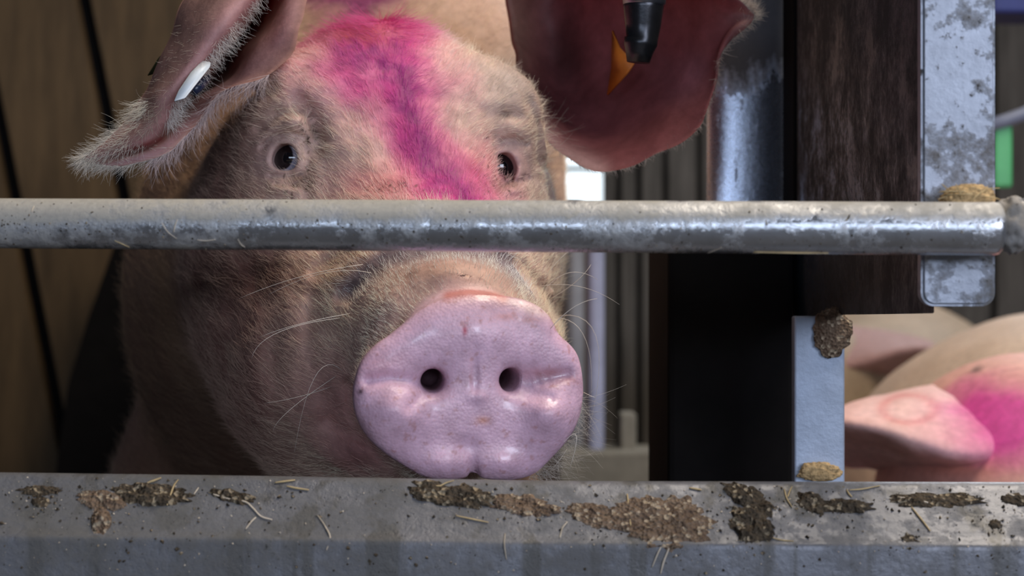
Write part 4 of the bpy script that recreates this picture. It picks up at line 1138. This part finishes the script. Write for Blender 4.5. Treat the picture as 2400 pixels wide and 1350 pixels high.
plank_wall('wall_right', [1392,1450,1498,1560,1640,1760,1890,2010,2128,2218,2330,2440,2560,2760,3000], 4.1, -1400, 1700, M['greyboard'], 0, .03, 7)
# floor
fm = link('floor', box(-3, 4, -3, 6, -.05, 0), M['floor'], smooth=False); fm['kind'] = 'structure'
# bright daylight window beyond the pig, with a dark glazing bar
me_ = box(P(1230,0,3.3)[0], P(1412,0,3.3)[0], 3.30, 3.31, P(0,520,3.3)[2], P(0,60,3.3)[2])
mg, nt, bs = newmat('daylight pane'); em = N(nt, 'ShaderNodeEmission'); em.inputs['Color'].default_value = (.82, .93, 1, 1); em.inputs['Strength'].default_value = 1.6
nt.links.new(em.outputs[0], nt.nodes['Material Output'].inputs['Surface'])
wn = link('window_1', me_, mg, smooth=False); wn['kind'] = 'structure'
b_ = link('glazing_bar', box(P(1230,0,3.26)[0], P(1412,0,3.26)[0], 3.255, 3.285, P(0,399,3.26)[2], P(0,391,3.26)[2]), M['joint'], wn, smooth=False)
below = link('wall_front', box(P(1240,0,3.2)[0], P(1400,0,3.2)[0], 3.2, 3.23, 0, P(0,500,3.2)[2]), M['backboard'], smooth=False); below.name = 'wall_sill'; below['kind'] = 'structure'
# near-black sheet added for the shade between the boards and the pig neck
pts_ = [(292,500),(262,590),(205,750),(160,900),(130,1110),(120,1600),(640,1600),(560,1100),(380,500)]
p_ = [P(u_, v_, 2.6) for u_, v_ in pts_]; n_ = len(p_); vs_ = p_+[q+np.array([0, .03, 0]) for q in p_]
dk = link('shade_sheet', mesh(vs_, [tuple(range(n_)), tuple(range(2*n_-1, n_-1, -1))]+[(i, i+n_, (i+1) % n_+n_, (i+1) % n_) for i in range(n_)]), M['joint'], smooth=False)
tag(dk, 'near-black slanting sheet painted as the shade between the wooden boards and the pig neck, lower left', 'panel')
# pen posts seen between the snout and the feeder
def pole(name, u, v0, v1, Y, wpx, mat, label, cat='post'):
    p0, p1 = P(u, v0, Y), P(u, v1, Y); r = wpx/2*K*Y
    v_, f_ = tube([p1+(p0-p1)*t for t in (0, .02, .5, .98, 1)], [r*.9, r, r, r, r*.9], 24)
    o = link(name, mesh(v_, f_), mat); tag(o, label, cat); return o
M['paleblue'] = plain('pale blue painted steel', (.36, .39, .55), .5, 0, .15, 20, 0)
M['bluegrey'] = plain('blue grey pipe', (.16, .18, .26), .5, 0, .15, 20, 0)
M['greysteel'] = plain('grey galvanised steel', (.30, .31, .34), .5, .2, .25, 20, 0)
M['concreteblk'] = plain('grey brown concrete block', (.20, .19, .16), .9, 0, .3, 20, .002)
M['green'] = plain('green plastic', (.10, .42, .18), .5, 0, .15, 20, 0)
M['navy'] = plain('navy blue plastic', (.02, .03, .16), .5, 0, .2, 20, 0)
zf = lambda Y: 675+ZC/(K*Y)
pole('pen_pole', 1397, 480, 1061, 2.45, 38, M['paleblue'], 'slim pale blue upright pole right behind the pig snout')
pole('pen_pole', 1347, 470, zf(2.6), 2.6, 44, M['greysteel'], 'grey steel upright left of the slim pale blue pole')
def block(name, u0, u1, v0, v1, Y, d, mat, label, cat, bev=.004):
    a_, b__ = P(u0, v1, Y), P(u1, v0, Y)
    o = link(name, box(a_[0], b__[0], Y, Y+d, a_[2], b__[2], bev), mat, smooth=False); tag(o, label, cat); return o
block('kerb', 1310, 1560, 1060, zf(2.4), 2.4, .12, M['concreteblk'], 'low grey concrete kerb at the foot of the pale blue pole', 'kerb')
block('kerb_block', 1455, 1492, 970, 1062, 2.45, .06, M['concreteblk'], 'small pale block standing on the grey kerb', 'block')
block('green_panel', 2330, 2374, 291, 440, 2.0, .006, M['green'], 'small green panel right of the mud spattered upright bar', 'panel')
block('blue_container', 2325, 2460, -120, 30, 2.2, .1, M['navy'], 'navy blue container edge in the top right corner', 'container')
v_, f_ = tube([P(2300, 300, 2.0), P(2360, 282, 2.0), P(2520, 225, 2.0)], .0075, 20)
tag(link('slanted_pipe', mesh(v_, f_), M['bluegrey']), 'blue grey slanted pipe at the right edge above the green panel', 'pipe')
